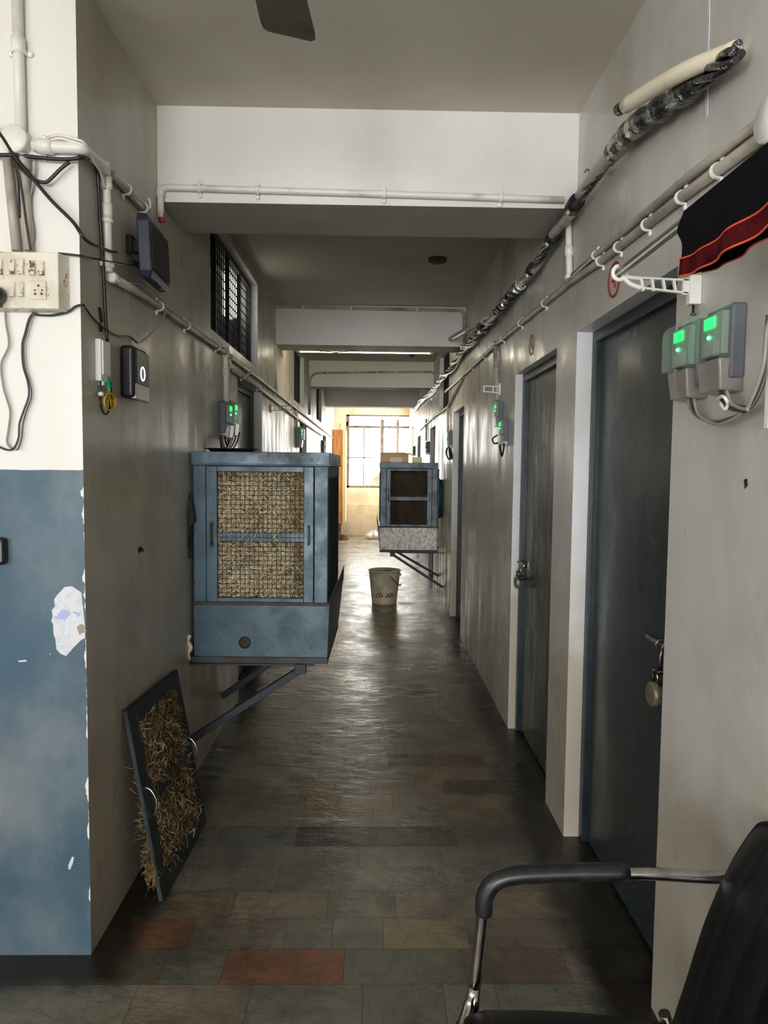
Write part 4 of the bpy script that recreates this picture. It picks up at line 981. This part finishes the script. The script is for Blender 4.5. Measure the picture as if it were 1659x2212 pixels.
conduit('conduit_drop', 'white conduit with a bend dropping to the meter cluster behind the blue cooler', [L(487,745,.016),L(488,800,.016),L(489,870,.016)], .0165, m_pvcw, [(0,.05)], (1,0,0), collars=[(0,.35),(1,.05)])
tag(MB().lathe([(.022,0),(.022,.03),(.012,.034)], L(487,782,.0), (1,0,0), 16).build('inspection_bend', m_pvcw), 'white pipe inspection fitting above the meter cluster on the beige wall', 'pipe fitting')
conduit('conduit_drop', 'thin conduit dropping to the small meter far along the beige wall', [L(640,885,.016),L(641,930,.016)], .0145, m_pvc, [], (1,0,0))
# round white box at the picture edge
tag(MB().lathe([(.045,0),(.045,.04),(.042,.045),(.0001,.047)], R(1700,258,0), NR, 32).build('junction_box', m_clip), 'round white box at the right edge where the twin pipes end', 'junction box')
# cream stub pipe above the bundle
p0, p1 = R(1590,108,.02), at(1352,228,0,XR-.13)
md = R(1470,158,.085)
t = thing('pipe_stub', 'bent cream pipe stub with a black tip above the cable bundle', 'pipe', p1)
MB().tube(spl([p0, md, p1], 8), .021, 14).build('pipe', m_pvcstub, t)
dv = (p1-md).normalized(); MB().tube([p1-dv*.006, p1+dv*.04], .0165, 12).build('black_tip', m_black, t)
p0, p1 = R(1050,690,.03), at(975,731,0,XR-.14)
t = thing('pipe_stub', 'straight grey pipe stub with a black tip near the second beam', 'pipe', p1)
MB().tube([p0, p1], .022, 12).build('pipe', m_pvc, t); dv = (p1-p0).normalized(); MB().tube([p1-dv*.006, p1+dv*.05], .017, 12).build('black_tip', m_black, t)
# cable bundle
path = [(1592,112),(1520,168),(1440,222),(1390,262),(1340,308),(1300,362),(1270,402),(1225,466),(1190,520),(1165,560),(1140,597),(1110,630),(1085,662),(1050,702),(1030,722),(995,765),(960,812),(925,852),(890,890)]
t = thing('cable_bundle', 'sagging bundle of black cables and grey hose along the wall above the doors', 'cable bundle', R(1225,470,.03))
base = spl([R(a, b, .045) for a, b in path], 8)
rnd = random.Random(6)
def strandpath(k, amp, fr, ph, i0, i1):
    out = []
    for i in range(i0, min(i1, len(base))):
        d = (base[min(i+1,len(base)-1)]-base[max(i-1,0)]).normalized(); u = d.cross(V((1,0,0))).normalized(); w = V((-1,0,0))
        a = i*fr+ph; q = base[i]+u*amp*math.cos(a)+w*amp*.7*math.sin(a); q.x = min(q.x, XR-.012); out.append(q)
    return out
for k in range(4): MB().tube(strandpath(k, .016, .35, k*1.6, 0, 200), .0095, 7).build('black_strand', m_wrap, t)
MB().tube(strandpath(0, .006, .2, 0, 2*8+4, 6*8+4), [.024]*36, 14).build('grey_hose', m_pvc, t)
MB().tube(strandpath(0, .012, .3, 2, 6*8+6, 13*8), .019, 12).build('grey_hose', m_pvc, t)
fp = strandpath(0, .004, .3, 1, 9, 4*8); MB().tube(fp, [.022+.014*abs(math.sin(i*.55)) for i in range(len(fp))], 14).build('plastic_wrap', m_wrap, t)
fp = strandpath(0, .004, .3, 1, 3*8, 4*8+6); MB().tube(fp, [.03+.006*math.sin(i*.9) for i in range(len(fp))], 14).build('clear_sleeve', m_foil, t)
for i in (33, 52, 62, 76, 84, 92): MB().tube([base[i], base[i+2 if i+2 < len(base) else -1]], .031, 12).build('tape_band', m_black if i < 80 else m_foil, t)
for k in range(5): MB().tube(strandpath(k, .03, .75+.17*k, k*1.3, 11*8, 200), .0085, 6).build('silver_strand' if k % 2 else 'black_strand', m_foil if k % 2 else m_black, t)
fp = strandpath(0, .05, .6, .5, 13*8, 200); MB().tube(fp, .011, 6).build('silver_strand', m_foil, t)
# flat old clamps and hook near the bundle
tag(MB().tube(spl([R(1262,372,.03),R(1268,366,.05),R(1274,372,.05),R(1270,378,.02)], 4), .004, 5).build('wire_hook', m_black), 'small black wire hook above the bundle by the front beam', 'hook')
# paint drips / plastered chase lines
for px, lbl in (([(1528,0),(1534,0),(1533,60),(1531,115),(1526,112),(1529,60)], 0),([(1523,182),(1529,180),(1530,215),(1529,250),(1525,256),(1524,220)], 0)):
    q = [R(a, b) for a, b in px]
    MB().prism([V((XR+.0005,p.y,p.z)) for p in q], (-.002,0,0)).build('plaster_streak', m_putty, bpy.data.objects['wall_right'])
# small dark scuffs
m_scuff = M('scuff', (.02,.018,.015), .9)
for q, wn in (([L(x, y) for x, y in ((297,1186),(302,1180),(308,1184),(310,1192),(304,1190),(300,1196))], 'wall_left'),([R(x, y) for x, y in ((1608,1036),(1614,1034),(1616,1048),(1610,1056))], 'wall_right')):
    sx = -1 if wn == 'wall_left' else 1
    MB().prism([V((p.x+sx*.0005,p.y,p.z)) for p in q], (-sx*.002,0,0)).build('wall_scuff', m_scuff, bpy.data.objects[wn])
# red painted number rings
def ringmark(px, py, rz, mat, name):
    c = R(px, py); w = bpy.data.objects['wall_right']
    MB().tube([V((XR-.0006, c.y+rz*math.cos(a), c.z+rz*math.sin(a))) for a in [2*math.pi*i/32 for i in range(32)]], rz*.09, 5, closed=True).build(name, mat, w)
    m = MB(); m.tube([V((XR-.0006,c.y-rz*.15,c.z+rz*.5)),V((XR-.0006,c.y+rz*.35,c.z-rz*.05)),V((XR-.0006,c.y-rz*.4,c.z-rz*.05))], rz*.08, 5); m.tube([V((XR-.0006,c.y-rz*.15,c.z+rz*.25)),V((XR-.0006,c.y-rz*.15,c.z-rz*.5))], rz*.08, 5)
    m.build('painted_number', mat, w)
ringmark(1328, 604, .056, m_red, 'painted_ring')
ringmark(1149, 745, .05, M('faded_red', s(150,112,104), .6), 'painted_ring')
# ================================================================== ROD, BRACKET, CLOTH
yb = R(1512,622).y
tipb = P(1335,592,yb)
t = thing('rod_bracket', 'white openwork bracket holding the rod above the nearest dark door'.replace('nearest dark door','green lit meters'), 'bracket', V((XR,yb,R(1512,640).z)))
za, zc = P(1480,606,yb).z, P(1480,634,yb).z
m = MB()
xs_ = [P(x,600,yb).x for x in (1500,1455,1432,1408,1385,1362,1345)]
top = [V((XR-.03,yb,za))]+[V((x,yb,za+.002*i)) for i, x in enumerate(xs_[1:])]
m.bar((XR-.03,yb,za),(xs_[4],yb,za+.004),.012,.005).bar((XR-.03,yb,zc),(xs_[4],yb,zc+.012),.012,.005)
m.tube(spl([V((xs_[4],yb,zc+.012)),V((xs_[5],yb,zc+.022)),V((xs_[6],yb,zc+.04)),V((tipb.x,yb,tipb.z+.012))],5), .006, 8)
m.tube(spl([V((xs_[4],yb,za+.004)),V((xs_[5],yb,za+.006)),V((xs_[6]-.005,yb,za+.012))],5), .005, 8)
for x in xs_[1:5]: m.bar((x+.006,yb,zc+.004),(x,yb,za+.002),.010,.006)
m.box((XR-.045,yb-.006,zc-.004),(XR-.028,yb+.006,za+.004))
m.build('arm', m_clip, t, .001)
MB().box((XR-.03,yb-.012,zc-.028),(XR-.0,yb+.012,za+.012)).build('wall_plate', m_clip, t, .003)
MB().lathe([(.0035,0),(.0035,.02),(.007,.021),(.007,.026)], (XR-.015,yb,zc-.028), (0,0,-1), 10).build('screw', m_steel, t)
rz = tipb.z+.003; rx = tipb.x+.004
ck = MB(); ck.tube([V((rx+.017*math.cos(a),yb,rz+.017*math.sin(a))) for a in [math.radians(v) for v in range(100,381,20)]], .0055, 8); ck.build('hook_cup', m_clip, t)
dz = P(1459,503,1.42); 
tag(MB().tube([(rx,yb+.03,rz),(rx,.45,rz)], .0105, 14).build('hanging_rod', M('rod_grey', s(126,126,124), .35, .5)), 'grey metal rod resting in the white bracket and carrying the black cloth', 'rod')
# second small brackets
for px, py, sd, lbl in ((1080,842,1,'empty white bracket above the stacked pair of meters'),(584,882,-1,'empty dark bracket on the beige wall past the door behind the blue cooler')):
    c = R(px, py) if sd > 0 else L(px, py); x = XR if sd > 0 else XL
    k = 1 if sd > 0 else 1.1; m = MB()
    m.box((x,c.y-.02,c.z-.035),(x-sd*.01,c.y+.02,c.z+.04)); ln = .11 if sd > 0 else .19
    m.bar((x,c.y,c.z+.02),(x-sd*ln,c.y,c.z+.022),.012,.006).bar((x,c.y,c.z-.02),(x-sd*ln,c.y,c.z-.012),.012,.006)
    for f_ in ((.4,.95) if sd > 0 else (.2,.45,.7,.95)): m.bar((x-sd*ln*f_,c.y,c.z-.018),(x-sd*ln*f_,c.y,c.z+.021),.010,.006)
    tag(m.build('rod_bracket', m_clip if sd > 0 else m_pvc), lbl, 'bracket')
# draped cloth
t = thing('hanging_cloth', 'black folded cloth with maroon band and orange piping draped over the rod', 'cloth', (rx,1.15,rz-.15))
ya, yz = at(1472,560,0,rx-.018).y, .70
def hem(v): return .128+.010*math.sin(v*7)+.012*v
def clothfn(side, lo=0.0, hi=1.0, off=0.0):
    def fn(u, v):
        k = lo+(hi-lo)*u; e = max(0, 1-v/.16)
        y = ya+(yz-ya)*v+.034*e*math.exp(-((k-.22)/.2)**2)
        fold = .006*math.sin(v*17)+.005*math.sin(v*37)
        x = rx+side*((.0125+.008*k)+off)+fold*k
        z = rz+.0125-hem(v)*k*(1 if side < 0 else .93)
        return (x, y, z)
    return fn
m = MB(); m.grid(clothfn(-1), 18, 60); m.grid(clothfn(1), 18, 60)
m.grid(lambda u, v: (V(clothfn(-1)(0, v)).lerp(V(clothfn(1)(0, v)), u)+V((0,0,.006*math.sin(math.pi*u)))), 6, 60)
m.grid(lambda u, v: V(clothfn(-1)(v, 0)).lerp(V(clothfn(1)(v, 0)), u)+V((0,.022*math.sin(math.pi*u)*(1-.5*v),0)), 6, 18)
m.build('cloth', m_cloth, t)
for sd in (-1, 1):
    m = MB(); m.grid(clothfn(sd, .74, 1.0, .002), 5, 60); m.build('maroon_band', m_maroon, t, solid=.001)
    for e in (.74, 1.0): MB().tube([clothfn(sd, e, e, .003)(0, i/60) for i in range(61)], .0019, 6).build('orange_piping', m_orange, t)
# ================================================================== METERS
def make_meter(loc, ang, sc, label, group):
    """local frame: back on x=0 facing +x, near side y=0, z up; .12 wide, .19 high, .072 deep"""
    t = thing('electricity_meter', label, 'electric meter', loc, group)
    t.rotation_euler = (0,0,0)
    def put(m, name, mat, parent=t, **k):
        T = Matrix.Translation(V(loc)) @ Matrix.Rotation(ang, 4, 'Z') @ Matrix.Diagonal((sc,sc,sc,1))
        return m.xf(T).build(name, mat, parent, **k)
    put(MB().box((0,-.06,.03),(.034,.06,.195)), 'back_case', m_metal, bevel=.006*sc, seg=3)
    # clear cover with a domed top
    prof = [(.034,.075),(.072,.075)]+[(.072-.030*(1-math.cos(a)), .165+.030*math.sin(a)) for a in [math.pi/2*i/6 for i in range(7)]]+[(.034,.195)]
    put(MB().prism([(x,-.058,z) for x, z in prof], (0,.116,0)), 'clear_cover', m_clear, bevel=.002*sc)
    fp = put(MB().box((.034,-.05,.085),(.050,.05,.18)), 'face_plate', m_face, bevel=.002*sc)
    put(MB().box((.050,-.032,.148),(.053,.018,.172)), 'display', m_led, fp)
    put(MB().lathe([(.004,0),(.004,.004),(.0001,.006)], (.05,-.01,.128), (1,0,0), 10), 'indicator', m_ledw, fp)
    put(MB().box((.050,-.036,.09),(.0505,.036,.118)), 'rating_label', m_plate, fp)
    put(MB().hexa([(0,-.056,0),(.05,-.05,.004),(.05,.05,.004),(0,.056,0),(0,-.056,.075),(.058,-.056,.075),(.058,.056,.075),(0,.056,.075)]), 'terminal_cover', m_smoke, bevel=.004*sc)
    put(MB().box((.004,-.045,.012),(.03,.045,.06)), 'terminal_block', m_metal)
    return t
m_plate = M('rating_plate', s(150,154,146), .5)
GRP = 'electricity meters along the corridor walls'
RA, LA = math.pi, 0.0
zb1 = R(1611,846).z
yA = R(1612,750).y+.06; yB = at(1471,780,0,XR-.072).y+.06
make_meter(V((XR,yA,R(1600,847).z)), RA, 1.0, 'meter with green display beside the edge of the frame, nearer of the lit pair below the rod bracket'.replace('beside the edge of the frame, ',''), GRP)
make_meter(V((XR,yB,R(1600,847).z)), RA, 1.0, 'green lit meter hiding behind its neighbour, beside the big dark door edge', GRP)
pA = R(1086,905,0); make_meter(V((XR,R(1087,890).y+.05,R(1087,922).z)), RA, .82, 'upper meter of the stacked pair on the wall past the padlocked door', GRP)
make_meter(V((XR,R(1098,925).y+.05,R(1098,962).z)), RA, .82, 'lower meter of the stacked pair, wires looping below it', GRP)
make_meter(V((XR,R(977,950).y+.06,R(976,968).z)), RA, .95, 'single meter between the teal framed door and the far cooler', GRP)
make_meter(V((XR,R(927,965).y+.06,R(927,982).z)), RA, 1.0, 'pale meter on the wall just above the far cooler', GRP)
make_meter(V((XR,R(897,972).y+.06,R(897,985).z)), RA, 1.0, 'tiny last meter above the far cooler towards the end window', GRP)
zl = L(478,948).z
make_meter(V((XL,L(473,900).y+.07,zl)), LA, 1.08, 'nearer meter of the cluster above the blue cooler', GRP)
make_meter(V((XL,at(522,900,0,XL+.075).y-.06,zl+.02)), LA, 1.08, 'farther pale meter of the cluster above the blue cooler, by the door', GRP)
make_meter(V((XL,L(639,940).y+.07,L(639,968).z)), LA, 1.25, 'meter on the beige wall seen over the back of the blue cooler', GRP)
make_meter(V((XL,L(694,955).y+.07,L(694,978).z)), LA, 1.1, 'small far meter on the beige wall by the orange cupboard', GRP)
# meter wiring
def wires(label, name, paths, mats, r):
    t = thing(name, label, 'wires', min((p for q in paths for p in q), key=lambda p: p.z))
    for p, mm in zip(paths, mats): MB().tube(spl(p, 6), r, 6).build('wire', mm, t)
g1, g2, g3 = m_greyw, M('wire_brown', s(84,66,58), .5), M('wire_purple', s(74,58,84), .5)
b_ = .03
pp = []
for k, (dx, dy) in enumerate(((0,0),(5,4),(10,9),(16,3),(24,-4),(30,0))):
    st = [(1487+dx*1.2,862),(1492+dx*1.6,885+dy),(1512+dx*2,902+dy),(1545+dx*1.5,910+dy*.6)] if k < 3 else [(1540+dx,845),(1545+dx*1.1,868+dy),(1565+dx,880+dy),(1590+dx*.8,884+dy)]
    en = [(1600+k*3,896-k*3),(1632,872-k*6),(1650,825-k*8),(1652+k,760-k*10),(1658+k*2,680)]
    pp.append([R(a, b, b_+.004*k) for a, b in st+en])
wires('loose loops of grey and brown wires below the green lit meter pair', 'wire_loops', pp, [g1,g2,g1,g3,g2,g1], .0042)
tag(MB().tube(spl([R(1552,862,.05),R(1560,856,.06),R(1568,862,.06),R(1572,874,.05),R(1566,884,.05),R(1556,870,.05)], 5), .004, 6).build('cable_tie', m_clip), 'white knotted tie on the wires under the lit meters', 'cable tie')
tag(MB().box(at(1655,803,0,XR-.03), R(1690,925,0)).build('switch_box', m_clip), 'white box at the right picture edge beside the meter wires'.replace('right picture edge','outer end of the wall,'), 'switch box')
wires('tangled wires hanging below the meter cluster above the blue cooler', 'wire_loops', [[L(480+dx,940,.03),L(482+dx,955+dy,.035),L(490+dx,968+dy*.4,.04),L(500+dx,955,.04),L(505+dx,935,.03)] for dx, dy in ((0,6),(6,0),(12,4),(-4,9))], [g1,m_black,g2,m_black], .006)
wires('short wire loops under the stacked pair of meters', 'wire_loops', [[R(1078,948,.03),R(1080,968,.035),R(1084,985,.035),R(1088,970,.03),R(1089,955,.02)],[R(1074,940,.03),R(1064,948,.03),R(1068,958,.03),R(1080,955,.02)]], [m_black,g2], .006)
wires('dark wire tuft under the single meter by the teal framed door', 'wire_loops', [[R(966,966,.03),R(964,980,.04),R(970,992,.04),R(975,978,.03)],[R(970,964,.03),R(972,985,.04),R(976,990,.03),R(974,970,.02)]], [m_black,m_black], .01)
# black box at the left picture edge on the blue dado
m = MB(); m.box(S(-40,1160,0), S(8,1222,.03)); tag(m.build('wall_box', m_blackp, None, .012, 3), 'black rounded box on the blue dado at its left end', 'box')
# ================================================================== FAR END
# orange cupboard
yq = 15.35; x0, x1 = P(731,1000,yq).x, P(747,1000,yq).x; zt_ = P(740,928,yq).z
t = thing('cupboard', 'tall orange wooden cupboard at the far left by the window', 'cupboard', ((XL+x1)/2,yq+.3,0))
xm = P(739.5,1000,yq).x
zb_ = P(740,1131,yq).z
MB().box((XL+.01,yq,zb_),(xm,yq+.55,zt_)).build('cupboard_body', m_wood, t, .006)
MB().box((xm+.002,yq-.01,zb_+.02),(x1,yq+.54,zt_-.01)).build('cupboard_door', m_wooded, t, .004)
MB().box((XL+.03,yq+.05,0),(xm-.03,yq+.5,zb_)).build('plinth', m_winfr, t)
# litter
c = F(806,1163); m = MB()
rnd = random.Random(3)
def bagfn(u, v):
    a = 2*math.pi*u; h_ = v; r = (.15+.03*math.sin(5*a)+.02*math.sin(9*a+1))*(1-.75*h_**1.3)*(.85+.3*math.sin(math.pi*min(1,h_*1.2)))
    return (c.x+r*math.cos(a)+.01*h_, c.y-.1+r*.8*math.sin(a), .003+.19*h_+.012*math.sin(7*a)*h_)
m.grid(bagfn, 40, 10); tag(m.build('plastic_bag', m_bag), 'crumpled white plastic bag on the floor at the far end wall', 'bag')
for px, py, nm, lbl in ((822,1161,'red_scrap','small orange scrap on the floor right of the white bag'),(742,1165,'rag_heap','dark reddish rag heap on the floor under the orange cupboard')):
    c = F(px, py); w_ = .05 if 'scrap' in nm else .12
    m = MB(); m.grid(lambda u, v: (c.x+w_*(1-v*.7)*math.cos(6.283*u)*(1+.2*math.sin(18*u)), c.y-.12+w_*(1-v*.7)*math.sin(6.283*u), .003+v*w_*.9), 18, 4)
    tag(m.build(nm, m_orange if 'scrap' in nm else M('rag', s(110,66,50), .9, col2=s(50,40,36), scale=30)), lbl, 'litter')
p, q = P(736,917,YE-.02), P(746,928,YE-.02)
tag(MB().box((p.x,YE-.03,q.z),(q.x,YE-.0,p.z)).build('wall_plate', m_gsign), 'pale green plate high beside the left corner of the end window', 'plate')
# outside
yb = 34; a, b = P(806,1030,yb), P(832,1030,yb)
t = thing('house', 'orange brick house corner seen low through the end window', 'building', ((a.x+b.x)/2,yb+2,-4))
MB().box((a.x-.0,yb,-4),(b.x+2,yb+4,P(806,1024,yb).z)).build('brick_wall', m_brick, t)
MB().box((P(793,1030,yb).x,yb+.3,-4),(a.x,yb+4,P(800,1024,yb).z)).build('pale_wall', m_farwall, t)
e = [P(791,1054,yb-.2),P(795,1040,yb-.2),P(804,1030,yb-.2),P(826,1016,yb-.2)]
MB().tube(spl(e, 5), .10, 6).build('roof_edge', m_winfr, t)
